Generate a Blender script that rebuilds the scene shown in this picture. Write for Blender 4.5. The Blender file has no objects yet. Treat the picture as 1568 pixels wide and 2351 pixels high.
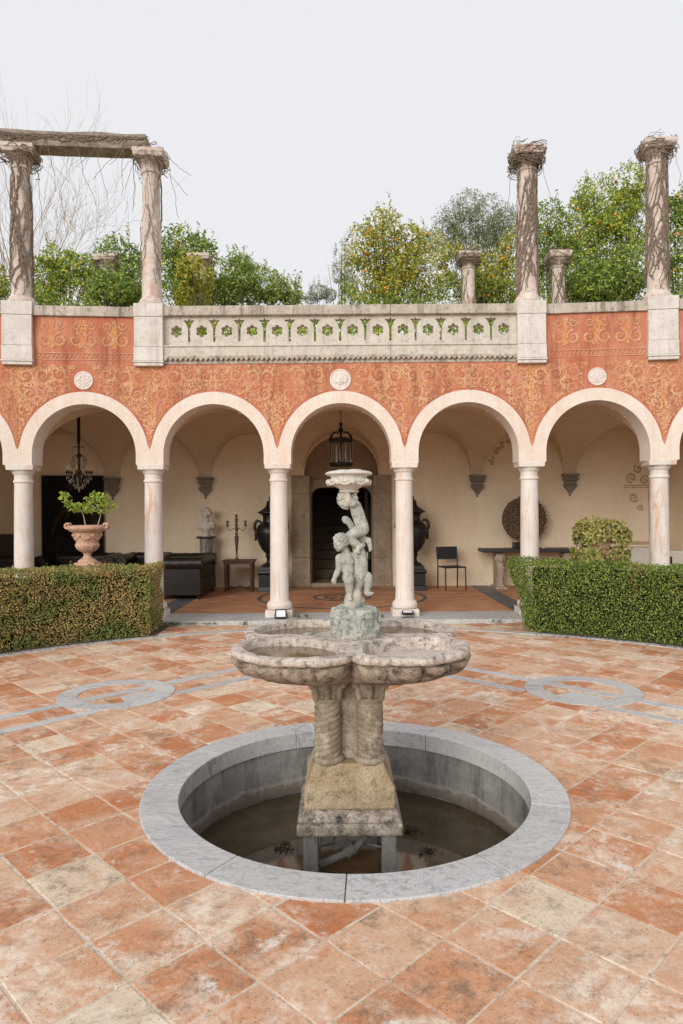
import bpy, bmesh, math, random
import numpy as np
from mathutils import Vector, Matrix, Euler
PI = math.pi
R = math.radians
random.seed(7); rng = np.random.default_rng(7)
sc = bpy.context.scene
COL = sc.collection

# ---------------------------------------------------------------- camera, sky, sun, exposure
EYE = 1.6; FPX = 1570.0          # eye height (m); focal length in units of a 1568 px wide picture
cd = bpy.data.cameras.new('camera'); cam = bpy.data.objects.new('camera', cd); COL.objects.link(cam)
cd.sensor_fit = 'VERTICAL'; cd.sensor_height = 36; cd.sensor_width = 24; cd.lens = 24.04
cd.clip_start = 0.05; cd.clip_end = 2000
cam.matrix_world = Matrix.Translation((0, 0, EYE)) @ Matrix.Rotation(R(90), 4, 'X') @ Matrix.Rotation(R(-0.45), 4, 'Z')
sc.camera = cam
SUN_EL, SUN_AZ = 21, 207         # azimuth of the sun, clockwise from +Y
w = bpy.data.worlds.new('World'); sc.world = w; w.use_nodes = True
wn = w.node_tree; wn.nodes.clear()
wo = wn.nodes.new('ShaderNodeOutputWorld'); bg = wn.nodes.new('ShaderNodeBackground')
sky = wn.nodes.new('ShaderNodeTexSky'); sky.sky_type = 'NISHITA'; sky.sun_disc = False
sky.sun_elevation = R(SUN_EL); sky.sun_rotation = R(SUN_AZ); sky.dust_density = 4; sky.air_density = 1
# an even overcast: the clear-sky model is veiled almost wholly by a pale cloud deck
mx = wn.nodes.new('ShaderNodeMixRGB'); mx.inputs[0].default_value = 0.955
mx.inputs[2].default_value = (7.28, 7.28, 7.48, 1)
wn.links.new(sky.outputs[0], mx.inputs[1]); wn.links.new(mx.outputs[0], bg.inputs[0])
bg.inputs[1].default_value = 0.0795
wn.links.new(bg.outputs[0], wo.inputs[0])
sd = bpy.data.lights.new('sun', 'SUN'); sd.energy = 1.5; sd.angle = R(36); sd.color = (1, .955, .89)
sun = bpy.data.objects.new('sun', sd); COL.objects.link(sun)
_d = Vector((math.sin(R(SUN_AZ)) * math.cos(R(SUN_EL)), math.cos(R(SUN_AZ)) * math.cos(R(SUN_EL)), math.sin(R(SUN_EL))))
sun.rotation_euler = (-_d).to_track_quat('-Z', 'Y').to_euler(); sun.location = (0, -5, 20)
sc.view_settings.view_transform = 'Standard'; sc.view_settings.look = 'None'
sc.view_settings.exposure = 0.6; sc.view_settings.gamma = 1; sc.view_settings.use_curve_mapping = False
sc.cycles.use_denoising = True; sc.cycles.max_bounces = 8; sc.cycles.diffuse_bounces = 5
sc.cycles.caustics_reflective = False; sc.cycles.caustics_refractive = False

# ---------------------------------------------------------------- helpers
def px(x, y, Y):
    """where a line of sight meets depth Y (x, y in the 1568 px picture)"""
    return ((x - 784) / FPX * Y, Y, EYE - (y - 1175) / FPX * Y)

class G:
    def __init__(s): s.v = []; s.f = []
    def add(s, vs, fs):
        o = len(s.v); s.v.extend([tuple(p) for p in vs]); s.f.extend([tuple(i + o for i in f) for f in fs]); return s
    def box(s, x0, x1, y0, y1, z0, z1):
        return s.add([(x0,y0,z0),(x1,y0,z0),(x1,y1,z0),(x0,y1,z0),(x0,y0,z1),(x1,y0,z1),(x1,y1,z1),(x0,y1,z1)],
                     [(0,3,2,1),(4,5,6,7),(0,1,5,4),(1,2,6,5),(2,3,7,6),(3,0,4,7)])
    def fr(s, x, y, z0, z1, a0, b0, a1, b1):
        """frustum: half sizes a (x) b (y) at bottom and top"""
        return s.add([(x-a0,y-b0,z0),(x+a0,y-b0,z0),(x+a0,y+b0,z0),(x-a0,y+b0,z0),(x-a1,y-b1,z1),(x+a1,y-b1,z1),(x+a1,y+b1,z1),(x-a1,y+b1,z1)],
                     [(0,3,2,1),(4,5,6,7),(0,1,5,4),(1,2,6,5),(2,3,7,6),(3,0,4,7)])
    def lathe(s, prof, c=(0,0,0), seg=24, rad=None):
        vs = []; fs = []; n = len(prof)
        for k, (r, z) in enumerate(prof):
            for i in range(seg):
                a = 2*PI*i/seg; rr = r if rad is None else rad(r, z, a)
                vs.append((c[0]+rr*math.cos(a), c[1]+rr*math.sin(a), c[2]+z))
        for k in range(n-1):
            for i in range(seg):
                j = (i+1) % seg
                fs.append((k*seg+i, k*seg+j, (k+1)*seg+j, (k+1)*seg+i))
        fs.append(tuple(range(seg-1, -1, -1))); fs.append(tuple((n-1)*seg+i for i in range(seg)))
        return s.add(vs, fs)
    def tube(s, pts, rad, seg=6, cap=True):
        pts = [Vector(p) for p in pts]; n = len(pts)
        if not hasattr(rad, '__len__'): rad = [rad]*n
        vs = []; fs = []; up = None
        for k, p in enumerate(pts):
            t = (pts[min(k+1, n-1)] - pts[max(k-1, 0)])
            if t.length < 1e-9: t = Vector((0,0,1))
            t.normalize()
            if up is None: up = Vector((1,0,0)) if abs(t.x) < .8 else Vector((0,1,0))
            a = up - t*up.dot(t)
            if a.length < 1e-6: a = t.orthogonal()
            a.normalize(); b = t.cross(a); up = a
            for i in range(seg):
                q = 2*PI*i/seg; vs.append(p + (a*math.cos(q) + b*math.sin(q))*rad[k])
        for k in range(n-1):
            for i in range(seg):
                j = (i+1) % seg; fs.append((k*seg+i, k*seg+j, (k+1)*seg+j, (k+1)*seg+i))
        if cap: fs.append(tuple(range(seg-1,-1,-1))); fs.append(tuple((n-1)*seg+i for i in range(seg)))
        return s.add(vs, fs)
    def cap(s, p0, r0, p1, r1, seg=12):
        """capsule of two radii"""
        p0 = Vector(p0); p1 = Vector(p1); t = p1-p0; L = max(t.length, 1e-6); t = t/L
        a = t.orthogonal().normalized(); b = t.cross(a); rings = []
        for i in range(4): q = -PI/2 + PI/2*(i+.3)/4; rings.append((p0 + t*math.sin(q)*r0, math.cos(q)*r0))
        rings.append((p0, r0)); rings.append((p1, r1))
        for i in range(1, 5): q = PI/2*(i-.3)/4; rings.append((p1 + t*math.sin(q)*r1, math.cos(q)*r1))
        vs = []; fs = []
        for c, r in rings:
            for i in range(seg): q = 2*PI*i/seg; vs.append(c + (a*math.cos(q)+b*math.sin(q))*r)
        for k in range(len(rings)-1):
            for i in range(seg): j = (i+1) % seg; fs.append((k*seg+i, k*seg+j, (k+1)*seg+j, (k+1)*seg+i))
        fs.append(tuple(range(seg-1,-1,-1))); fs.append(tuple((len(rings)-1)*seg+i for i in range(seg)))
        return s.add(vs, fs)
    def chain(s, pts, rad, seg=12):
        for i in range(len(pts)-1): s.cap(pts[i], rad[i], pts[i+1], rad[i+1], seg)
        return s
    def ell(s, c, r, rot=(0,0,0), seg=16, rings=10):
        M = Euler(rot).to_matrix(); c = Vector(c); vs = []; fs = []
        for k in range(rings):
            q = -PI/2 + PI*(k+.5)/rings
            for i in range(seg):
                a = 2*PI*i/seg
                vs.append(c + M @ Vector((r[0]*math.cos(q)*math.cos(a), r[1]*math.cos(q)*math.sin(a), r[2]*math.sin(q))))
        for k in range(rings-1):
            for i in range(seg): j = (i+1) % seg; fs.append((k*seg+i, k*seg+j, (k+1)*seg+j, (k+1)*seg+i))
        fs.append(tuple(range(seg-1,-1,-1))); fs.append(tuple((rings-1)*seg+i for i in range(seg)))
        return s.add(vs, fs)
    def prism(s, poly, f0, f1):
        """poly: 2D points; f0, f1 map a 2D point to 3D (the two ends)"""
        n = len(poly); vs = [f0(p) for p in poly] + [f1(p) for p in poly]
        fs = [tuple(range(n-1,-1,-1)), tuple(range(n, 2*n))] + [(i, (i+1) % n, n+(i+1) % n, n+i) for i in range(n)]
        return s.add(vs, fs)
    def mesh(s, name, warp=None, fix=True, smooth=False, angle=40):
        vs = [warp(*p) for p in s.v] if warp else s.v
        me = bpy.data.meshes.new(name); me.from_pydata(vs, [], s.f); me.update()
        if fix and len(s.f) < 60000:
            bm = bmesh.new(); bm.from_mesh(me); bmesh.ops.recalc_face_normals(bm, faces=bm.faces); bm.to_mesh(me); bm.free()
        if smooth:
            me.polygons.foreach_set('use_smooth', [True]*len(me.polygons)); me.set_sharp_from_angle(angle=R(angle))
        return me
    def obj(s, name, mat, parent=None, loc=None, rz=0, warp=None, smooth=False, bevel=0, fix=True, angle=40, kind=None):
        return mobj(name, s.mesh(name, warp, fix, smooth, angle), mat, parent, loc, rz, bevel, kind)

def mobj(name, me, mat, parent=None, loc=None, rz=0, bevel=0, kind=None):
    o = bpy.data.objects.new(name, me); COL.objects.link(o)
    if mat is not None and not me.materials: me.materials.append(mat)
    if parent: o.parent = parent
    if loc: o.location = loc
    if rz: o.rotation_euler = (0, 0, rz)
    if bevel:
        m = o.modifiers.new('bevel', 'BEVEL'); m.width = bevel; m.segments = 2; m.limit_method = 'ANGLE'; m.angle_limit = R(35)
    if kind: o['kind'] = kind
    return o
def tag(o, label, cat, group=None):
    o['label'] = label; o['category'] = cat
    if group: o['group'] = group
    return o
def thing(name, label, cat, loc=(0,0,0), rz=0, group=None):
    o = bpy.data.objects.new(name, None); COL.objects.link(o); o.location = loc; o.rotation_euler = (0,0,rz)
    o.empty_display_size = .1
    return tag(o, label, cat, group)
def struct(o): o['kind'] = 'structure'; return o
def copy_tree(o, parent=None):
    c = o.copy(); COL.objects.link(c); c.parent = parent
    if parent is not None: c.matrix_parent_inverse = o.matrix_parent_inverse.copy()
    for ch in o.children: copy_tree(ch, c)
    return c
def blend_mesh(g, name, voxel, smooth=2, factor=.5):
    """weld the overlapping solids of g into one continuous skin"""
    me = g.mesh(name, fix=False); o = bpy.data.objects.new('tmp', me); COL.objects.link(o)
    m = o.modifiers.new('r', 'REMESH'); m.mode = 'VOXEL'; m.voxel_size = voxel; m.use_smooth_shade = True
    if smooth: m = o.modifiers.new('s', 'SMOOTH'); m.iterations = smooth; m.factor = factor
    dg = bpy.context.evaluated_depsgraph_get(); dg.update()
    out = bpy.data.meshes.new_from_object(o.evaluated_get(dg)); out.name = name
    bpy.data.objects.remove(o); bpy.data.meshes.remove(me)
    return out
def displace(me, fn):
    n = len(me.vertices); co = np.empty(n*3, dtype=np.float32); no = np.empty(n*3, dtype=np.float32)
    me.vertices.foreach_get('co', co); me.vertex_normals.foreach_get('vector', no)
    co = co.reshape(-1,3); no = no.reshape(-1,3); co = co + no*fn(co)[:,None]
    me.vertices.foreach_set('co', co.ravel()); me.update(); return me
_ph = rng.uniform(0, 6.28, (12, 3)); _dr = rng.normal(size=(12, 3, 3))
def vnoise(co, f):
    """cheap smooth pseudo-noise, about -1..1"""
    o = np.zeros(len(co))
    for k in range(6):
        d = _dr[k]; s = 0
        q = co*f*(.7 + .22*k)
        o += np.sin(q @ d[0] + _ph[k,0] + 1.3*np.sin(q @ d[1] + _ph[k,1]))
    return o/3.2

# ---- materials
class NT:
    def __init__(s, name, rough=.85, spec=.25):
        s.m = bpy.data.materials.new(name); s.m.use_nodes = True; s.t = s.m.node_tree
        s.b = s.t.nodes['Principled BSDF']; s.out = s.t.nodes['Material Output']
        s.b.inputs['Roughness'].default_value = rough; s.b.inputs['Specular IOR Level'].default_value = spec
        s.geo = s.t.nodes.new('ShaderNodeNewGeometry')
        s.pos = s.geo.outputs['Position']
    def link(s, a, b): s.t.links.new(a, b)
    def inp(s, sock, v):
        if isinstance(v, bpy.types.NodeSocket): s.link(v, sock)
        elif hasattr(v, '__len__') and len(v) == 3 and sock.type == 'RGBA': sock.default_value = (*v, 1)
        else: sock.default_value = v
    def map(s, scale=(1,1,1), vec=None, loc=(0,0,0)):
        n = s.t.nodes.new('ShaderNodeMapping'); n.inputs['Scale'].default_value = scale; n.inputs['Location'].default_value = loc
        s.link(vec or s.pos, n.inputs[0]); return n.outputs[0]
    def objco(s):
        n = s.t.nodes.new('ShaderNodeTexCoord'); return n.outputs['Object']
    def noise(s, scale, detail=4, rough=.55, vec=None, dist=0):
        n = s.t.nodes.new('ShaderNodeTexNoise'); n.inputs['Scale'].default_value = scale; n.inputs['Detail'].default_value = detail
        n.inputs['Roughness'].default_value = rough; n.inputs['Distortion'].default_value = dist
        s.link(vec or s.pos, n.inputs['Vector']); return n.outputs[0]
    def vor(s, scale, vec=None, feat='F1'):
        n = s.t.nodes.new('ShaderNodeTexVoronoi'); n.feature = feat; n.inputs['Scale'].default_value = scale
        s.link(vec or s.pos, n.inputs['Vector']); return n.outputs['Distance']
    def ramp(s, f, stops, interp='LINEAR'):
        n = s.t.nodes.new('ShaderNodeValToRGB'); s.link(f, n.inputs[0]); e = n.color_ramp.elements; n.color_ramp.interpolation = interp
        while len(e) < len(stops): e.new(.5)
        for i, (p, c) in enumerate(stops):
            e[i].position = p; e[i].color = (c, c, c, 1) if not hasattr(c, '__len__') else (*c, 1)
        return n.outputs[0]
    def mix(s, f, a, b, mode='MIX'):
        n = s.t.nodes.new('ShaderNodeMixRGB'); n.blend_type = mode
        s.inp(n.inputs[0], f); s.inp(n.inputs[1], a); s.inp(n.inputs[2], b); return n.outputs[0]
    def math(s, op, a, b=0.0):
        n = s.t.nodes.new('ShaderNodeMath'); n.operation = op; s.inp(n.inputs[0], a); s.inp(n.inputs[1], b); return n.outputs[0]
    def rnd(s):
        n = s.t.nodes.new('ShaderNodeObjectInfo'); return n.outputs['Random']
    def isl(s): return s.geo.outputs['Random Per Island']
    def bump(s, h, st=.3, d=.01):
        n = s.t.nodes.new('ShaderNodeBump'); n.inputs['Strength'].default_value = st; n.inputs['Distance'].default_value = d
        s.link(h, n.inputs['Height']); s.link(n.outputs[0], s.b.inputs['Normal'])
    def col(s, c): s.inp(s.b.inputs['Base Color'], c); return s

def stone(name, c1, c2, dark=(.10,.085,.07), amount=.5, scale=6, rough=.88, bump=.35, bd=.006, streak=0, spots=None, fine=70, grain=.35, th=.52):
    m = NT(name, rough)
    a = m.noise(scale, 6, .62); c = m.mix(m.ramp(a, [(.35,0),(.68,1)]), c1, c2)
    b = m.noise(scale*2.7, 8, .7); c = m.mix(m.math('MULTIPLY', m.ramp(b, [(th,0),(th+.2,1)]), amount), c, dark)
    f = m.noise(fine, 3, .7); c = m.mix(grain, c, m.mix(m.ramp(f, [(.3,.30),(.66,1.1)]), (0,0,0), c))
    if spots:
        q = m.noise(scale*.8, 5, .6, m.map((1,1,.6), loc=(7,3,1))); c = m.mix(m.math('MULTIPLY', m.ramp(q, [(.56,0),(.66,1)]), .8), c, spots)
    if streak:
        v = m.map((5,5,.35)); q = m.noise(2.2, 6, .65, v); c = m.mix(m.math('MULTIPLY', m.ramp(q, [(.5,0),(.72,1)]), streak), c, dark)
    h = m.math('ADD', m.math('MULTIPLY', b, .6), m.math('MULTIPLY', f, .4)); m.bump(h, bump, bd)
    m.col(c); return m.m
def plain(name, c, rough=.6, spec=.4, metal=0, var=.25, scale=30, bump=0):
    m = NT(name, rough, spec); m.b.inputs['Metallic'].default_value = metal
    n = m.noise(scale, 4, .6); m.col(m.mix(m.ramp(n, [(.3,0),(.7,1)]), tuple(v*(1-var) for v in c), tuple(min(1, v*(1+var)) for v in c)))
    if bump: m.bump(n, bump, .004)
    return m.m
def leafmat(name, stops, trans=.3, patch=None, rough=.5):
    m = NT(name, rough, .35); f = m.isl()
    c = m.ramp(f, stops)
    if patch:
        q = m.noise(patch[1], 3, .6); c2 = m.ramp(f, patch[0]); c = m.mix(m.ramp(q, [(patch[2],0),(patch[2]+.16,1)]), c, c2)
    m.col(c)
    tr = m.t.nodes.new('ShaderNodeBsdfTranslucent'); m.link(c, tr.inputs[0])
    mixs = m.t.nodes.new('ShaderNodeMixShader'); mixs.inputs[0].default_value = trans
    m.link(m.b.outputs[0], mixs.inputs[1]); m.link(tr.outputs[0], mixs.inputs[2]); m.link(mixs.outputs[0], m.out.inputs[0])
    return m.m

# terracotta paving: each tile its own tone, blotched with lime bloom and dark lichen
m = NT('terracotta_tile', .82, .3)
rid = m.math('FRACT', m.math('ADD', m.math('MULTIPLY', m.rnd(), 7.31), m.math('MULTIPLY', m.isl(), 3.77)))
r2 = m.math('FRACT', m.math('MULTIPLY', rid, 13.7)); r3 = m.math('FRACT', m.math('MULTIPLY', rid, 47.3))
base = m.ramp(rid, [(0,(.54,.20,.08)),(.18,(.61,.265,.125)),(.40,(.67,.35,.20)),(.62,(.70,.415,.265)),(.84,(.73,.49,.335)),(1,(.80,.66,.50))])
offs = m.t.nodes.new('ShaderNodeCombineXYZ'); m.link(m.math('MULTIPLY', rid, 19), offs.inputs[0]); m.link(m.math('MULTIPLY', rid, 31), offs.inputs[1])
vv = m.t.nodes.new('ShaderNodeVectorMath'); vv.operation = 'ADD'; m.link(m.pos, vv.inputs[0]); m.link(offs.outputs[0], vv.inputs[1]); vv = vv.outputs[0]
n1 = m.noise(4.0, 9, .70, vv, .6); n2 = m.noise(6, 14, .80, vv, .3); n3 = m.noise(230, 4, .75); n4 = m.noise(3.0, 8, .68, m.map((1,1,1), vv, (3,8,1)), .5); n5 = m.noise(48, 9, .82, vv)
c = m.mix(m.math('MULTIPLY', m.ramp(n1, [(.46,0),(.64,1)]), m.ramp(r2, [(.15,.1),(.95,.95)])), base, (.84,.70,.54))
c = m.mix(m.math('MULTIPLY', m.ramp(n4, [(.52,0),(.64,1)]), .7), c, (.64,.27,.115))
c = m.mix(m.math('MULTIPLY', m.ramp(n2, [(.50,0),(.64,1)]), m.ramp(r3, [(.1,.12),(.9,.85)])), c, (.20,.145,.105))
c = m.mix(m.math('MULTIPLY', m.ramp(m.noise(5, 11, .74, m.map((1,1,1), vv, (5,9,2))), [(.56,0),(.63,1)]), m.ramp(r2, [(0,.2),(1,.9)])), c, (.88,.82,.73))
c = m.mix(.9, c, m.mix(m.ramp(n5, [(.30,.40),(.48,.98),(.70,1.2)]), (0,0,0), c))
c = m.mix(.5, c, m.mix(m.ramp(n3, [(.30,.30),(.62,1.2)]), (0,0,0), c))
wr = m.noise(1.5, 12, .74, m.pos, .7); c = m.mix(m.math('MULTIPLY', m.ramp(wr, [(.50,0),(.60,1)]), m.math('MULTIPLY', m.ramp(m.noise(13, 8, .75), [(.41,0),(.56,1)]), .72)), c, (.87,.775,.65))
wd_ = m.noise(2.3, 12, .76, m.map((1,1,1), m.pos, (4,7,0)), .5); c = m.mix(m.math('MULTIPLY', m.ramp(wd_, [(.53,0),(.62,1)]), m.math('MULTIPLY', m.ramp(m.noise(30, 8, .8), [(.44,0),(.58,1)]), .7)), c, (.20,.14,.10))
spk = m.math('MULTIPLY', m.ramp(m.vor(52, vv), [(.07,1),(.22,0)]), m.ramp(m.noise(4, 5, .6, vv), [(.42,0),(.56,1)])); c = m.mix(m.math('MULTIPLY', spk, .85), c, (.10,.065,.045))
m.bump(m.math('ADD', m.math('MULTIPLY', n2, .8), m.math('MULTIPLY', n5, .45)), .7, .005); m.col(c); M_TILE = m.m
M_GROUT = stone('lime_mortar', (.62,.49,.36), (.80,.70,.57), (.24,.155,.10), .9, 7, .95, .5)
m = NT('grey_marble', .55, .4)
wv = m.noise(2.2, 7, .62, m.map((1,2.4,1)), 1.8); cc = m.ramp(wv, [(.28,(.24,.25,.26)),(.42,(.42,.425,.44)),(.49,(.66,.66,.65)),(.54,(.46,.47,.48)),(.60,(.72,.71,.69)),(.66,(.52,.525,.53)),(.8,(.74,.73,.71))])
rr = m.rnd(); br = m.noise(26, 5, .62, m.map((1,1.3,1)), .8)
cc = m.mix(m.ramp(m.math('FRACT', m.math('MULTIPLY', rr, 9.1)), [(.2,.15),(.9,.8)]), cc, m.ramp(br, [(.36,(.30,.31,.33)),(.47,(.48,.485,.49)),(.52,(.66,.655,.64)),(.62,(.50,.505,.51)),(.7,(.70,.69,.66))]))
cc = m.mix(m.ramp(m.math('FRACT', m.math('MULTIPLY', rr, 5.7)), [(0,0),(1,.45)]), cc, (.70,.68,.65)); cc = m.mix(1.0, cc, m.ramp(m.math('FRACT', m.math('MULTIPLY', rr, 23.3)), [(0,.88),(1,1.0)]), 'MULTIPLY')
cc = m.mix(m.math('MULTIPLY', m.ramp(m.noise(3.5, 8, .7), [(.55,0),(.7,1)]), .45), cc, (.40,.37,.33))
fn = m.noise(120, 3, .7); cc = m.mix(.35, cc, m.mix(m.ramp(fn, [(.3,.45),(.7,1.1)]), (0,0,0), cc)); m.bump(fn, .2, .003); m.col(cc); M_MARBLE = m.m
m = NT('dark_marble', .5, .4); wv = m.noise(2.5, 7, .6, m.map((2,1,1)), 1.2); cc = m.ramp(wv, [(.3,(.07,.075,.085)),(.6,(.15,.16,.17)),(.75,(.26,.27,.28))]); m.col(cc); M_MARBLE_D = m.m
m = NT('pink_white_stone', .8, .3); rr = m.rnd(); o3 = m.t.nodes.new('ShaderNodeCombineXYZ'); m.link(m.math('MULTIPLY', rr, 41), o3.inputs[0]); m.link(m.math('MULTIPLY', rr, 17), o3.inputs[2])
v3 = m.t.nodes.new('ShaderNodeVectorMath'); v3.operation = 'ADD'; m.link(m.pos, v3.inputs[0]); m.link(o3.outputs[0], v3.inputs[1]); v3 = v3.outputs[0]
c = m.mix(m.ramp(m.noise(3, 6, .6, v3), [(.35,0),(.65,1)]), (.75,.655,.585), (.82,.76,.70))
st = m.noise(2.4, 8, .7, m.map((2.2,2.2,.7), v3), .6); c = m.mix(m.math('MULTIPLY', m.ramp(st, [(.53,0),(.66,1)]), m.ramp(m.math('FRACT', m.math('MULTIPLY', rr, 6.3)), [(0,.15),(1,.95)])), c, (.66,.40,.29))
pit = m.noise(16, 9, .78, m.map((1,1,.55), v3)); c = m.mix(m.math('MULTIPLY', m.ramp(pit, [(.60,0),(.72,1)]), .75), c, (.36,.23,.15))
f = m.noise(90, 3, .7); c = m.mix(.3, c, m.mix(m.ramp(f, [(.3,.5),(.66,1.08)]), (0,0,0), c))
c = m.mix(m.math('MULTIPLY', m.ramp(m.noise(5, 7, .7, m.map((5,5,.4), v3)), [(.52,0),(.70,1)]), .45), c, (.40,.31,.25))
m.bump(m.math('ADD', pit, m.math('MULTIPLY', f, .3)), .35, .008); m.col(c); M_COLUMN = m.m
M_VCOLUMN = stone('weathered_column_stone', (.66,.53,.45), (.78,.70,.63), (.22,.15,.11), .7, 7, .9, .6, .012, .3, (.55,.33,.24))
M_PALE = stone('pale_dressed_stone', (.70,.64,.585), (.82,.78,.73), (.36,.29,.23), .5, 4, .85, .3, .005, .45, None, 90, .4)
M_COPING = stone('stained_coping_stone', (.46,.40,.33), (.64,.57,.48), (.11,.095,.075), .9, 5, .9, .5, .008, .9)
M_BAL = stone('balustrade_stone', (.62,.56,.48), (.72,.67,.60), (.20,.16,.12), .6, 5, .9, .4, .006, .4)
M_PLASTER_W = stone('arch_plaster', (.81,.685,.585), (.86,.775,.69), (.70,.48,.35), .4, 2.6, .9, .25, .004, .5)
M_PLASTER = stone('cream_plaster', (.88,.73,.53), (.91,.78,.59), (.74,.58,.40), .5, 1.8, .92, .2, .006, .3)
M_PLASTER_D = stone('shaded_recess_plaster', (.30,.21,.14), (.38,.28,.19), (.16,.10,.06), .6, 2.5, .92, .25, .006, .3)  # darker plaster: shade of the door recess is put into the colour
M_VAULT = stone('vault_plaster', (.74,.58,.41), (.79,.64,.46), (.58,.44,.30), .4, 1.5, .92, .15, .006)
m = NT('red_fresco_plaster', .9, .2)
a = m.noise(1.6, 6, .6); c = m.mix(m.ramp(a, [(.35,0),(.65,1)]), (.47,.145,.08), (.56,.235,.14))
b = m.noise(3.3, 6, .65, m.map((1,1,.8), loc=(4,4,4))); c = m.mix(m.math('MULTIPLY', m.ramp(b, [(.5,0),(.7,1)]), .7), c, (.62,.27,.19))
q = m.noise(2.6, 6, .65, m.map((5,5,.5))); c = m.mix(m.math('MULTIPLY', m.ramp(q, [(.54,0),(.75,1)]), .65), c, (.66,.44,.34))
c = m.mix(m.math('MULTIPLY', m.ramp(m.noise(2.1, 6, .65, m.map((4,4,.6), loc=(9,2,5))), [(.50,0),(.68,1)]), .6), c, (.24,.07,.04))
m.bump(m.noise(40, 4, .6), .2, .004); m.col(c); M_RED = m.m
def fresco(name, c1, c2, lo, hi):
    m = NT(name, .9, .2); a = m.noise(30, 4, .6); c = m.mix(m.ramp(a, [(.35,0),(.65,1)]), c1, c2)
    f = m.noise(2.6, 6, .68, m.map((2.2,2.2,.8))); c = m.mix(m.ramp(f, [(.40,lo),(.62,hi)]), c, (.55,.19,.105)); c = m.mix(m.math('MULTIPLY', m.ramp(m.noise(2.1, 6, .65, m.map((4,4,.6), loc=(9,2,5))), [(.50,0),(.68,1)]), .5), c, (.26,.09,.05)); m.col(c); return m.m
M_FR_L = fresco('fresco_ochre', (.56,.30,.165), (.74,.52,.345), .1, .8)
M_FR_M = fresco('fresco_orange', (.62,.28,.08), (.70,.36,.13), .1, .7)
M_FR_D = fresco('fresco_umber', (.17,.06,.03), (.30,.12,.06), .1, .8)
M_MURAL = fresco('mural_brown', (.46,.33,.22), (.56,.42,.29), 0, 0)
M_DOORSTONE = stone('door_stone', (.30,.235,.17), (.42,.34,.25), (.14,.10,.065), .7, 5, .9, .4, .008, .3)
M_CORBEL = stone('grey_corbel_stone', (.24,.205,.17), (.31,.27,.22), (.09,.075,.06), .5, 8, .9)
m = NT('corridor_terracotta', .7, .3)
bt = m.t.nodes.new('ShaderNodeTexBrick'); m.link(m.map((1,1,1)), bt.inputs['Vector']); bt.inputs['Scale'].default_value = 1
bt.inputs['Brick Width'].default_value = .30; bt.inputs['Row Height'].default_value = .15; bt.inputs['Mortar Size'].default_value = .006
bt.inputs['Color1'].default_value = (.46,.20,.105,1); bt.inputs['Color2'].default_value = (.60,.32,.18,1); bt.inputs['Mortar'].default_value = (.42,.27,.18,1)
m.col(m.mix(m.math('MULTIPLY', m.ramp(m.noise(1.5,5,.6), [(.45,0),(.7,1)]), .5), bt.outputs['Color'], (.58,.30,.16))); M_CORR = m.m
M_SOIL = stone('garden_soil', (.10,.07,.045), (.16,.12,.08), (.05,.035,.025), .6, 12, .95, .8, .02)
M_GRAVEL = stone('gravel_ground', (.33,.29,.24), (.44,.39,.33), (.2,.17,.14), .6, 9, .95, .8, .02)
M_GRASSLAND = stone('grass_bank', (.08,.11,.035), (.13,.15,.05), (.06,.05,.03), .6, 3, .95, .8, .05)
M_FOUNT = stone('fountain_limestone', (.56,.47,.385), (.70,.62,.54), (.085,.07,.055), .95, 7, .92, .8, .010)
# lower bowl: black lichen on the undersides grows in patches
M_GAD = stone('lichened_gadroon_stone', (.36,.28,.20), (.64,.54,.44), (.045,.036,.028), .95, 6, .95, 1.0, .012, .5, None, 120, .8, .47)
M_BASIN = stone('basin_limestone', (.56,.47,.40), (.78,.69,.61), (.07,.058,.048), 1.0, 10, .92, .9, .008, .3, None, 120, .6, .50)
M_PILLAR = stone('pillar_limestone', (.34,.275,.195), (.54,.46,.35), (.10,.08,.058), .95, 8, .95, 1.0, .008, 0, (.56,.48,.39), 150, .9)
M_PLINTH = stone('plinth_sandstone', (.43,.32,.19), (.58,.47,.32), (.17,.125,.08), .8, 6, .95, .9, .006, 0, None, 150, .9)
M_SLAB = stone('mossy_slab_stone', (.36,.30,.235), (.62,.54,.46), (.05,.045,.038), 1.0, 6, .95, .9, .010, .5, None, 120, .8, .46)
M_CONCRETE = stone('damp_concrete', (.20,.195,.18), (.34,.33,.31), (.09,.085,.075), .8, 5, .9, .6, .008, .7)
m = NT('pool_wall_concrete', .9, .25); sx = m.t.nodes.new('ShaderNodeSeparateXYZ'); m.link(m.pos, sx.inputs[0])
c = m.mix(m.ramp(m.noise(4, 8, .7), [(.35,0),(.65,1)]), (.20,.195,.185), (.42,.41,.385)); c = m.mix(m.math('MULTIPLY', m.ramp(m.noise(3, 8, .7, m.map((3,3,.5))), [(.5,0),(.68,1)]), .8), c, (.10,.095,.085))
hz = m.math('ADD', sx.outputs[2], m.math('MULTIPLY', m.noise(7, 7, .7), .14)); c = m.mix(m.math('MULTIPLY', m.ramp(m.math('ADD', hz, .62), [(.30,1),(.36,0)]), .75), c, (.24,.165,.105)); c = m.mix(m.math('MULTIPLY', m.ramp(m.math('ADD', hz, .62), [(.335,0),(.35,1),(.362,1),(.375,0)]), .5), c, (.55,.50,.44))
f = m.noise(110, 3, .7); c = m.mix(.5, c, m.mix(m.ramp(f, [(.3,.4),(.66,1.1)]), (0,0,0), c)); m.bump(m.noise(30,6,.7), .5, .008); m.col(c); M_POOLWALL = m.m
M_BRONZE = stone('verdigris_lead', (.38,.395,.35), (.64,.62,.54), (.09,.11,.10), .9, 14, .75, .6, .005, .45, (.62,.55,.44), 160, .6, .54)
M_BOWLTOP = stone('lime_crusted_lead', (.60,.57,.50), (.74,.71,.66), (.48,.33,.17), .7, 18, .85, .5, .004, .3)
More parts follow.
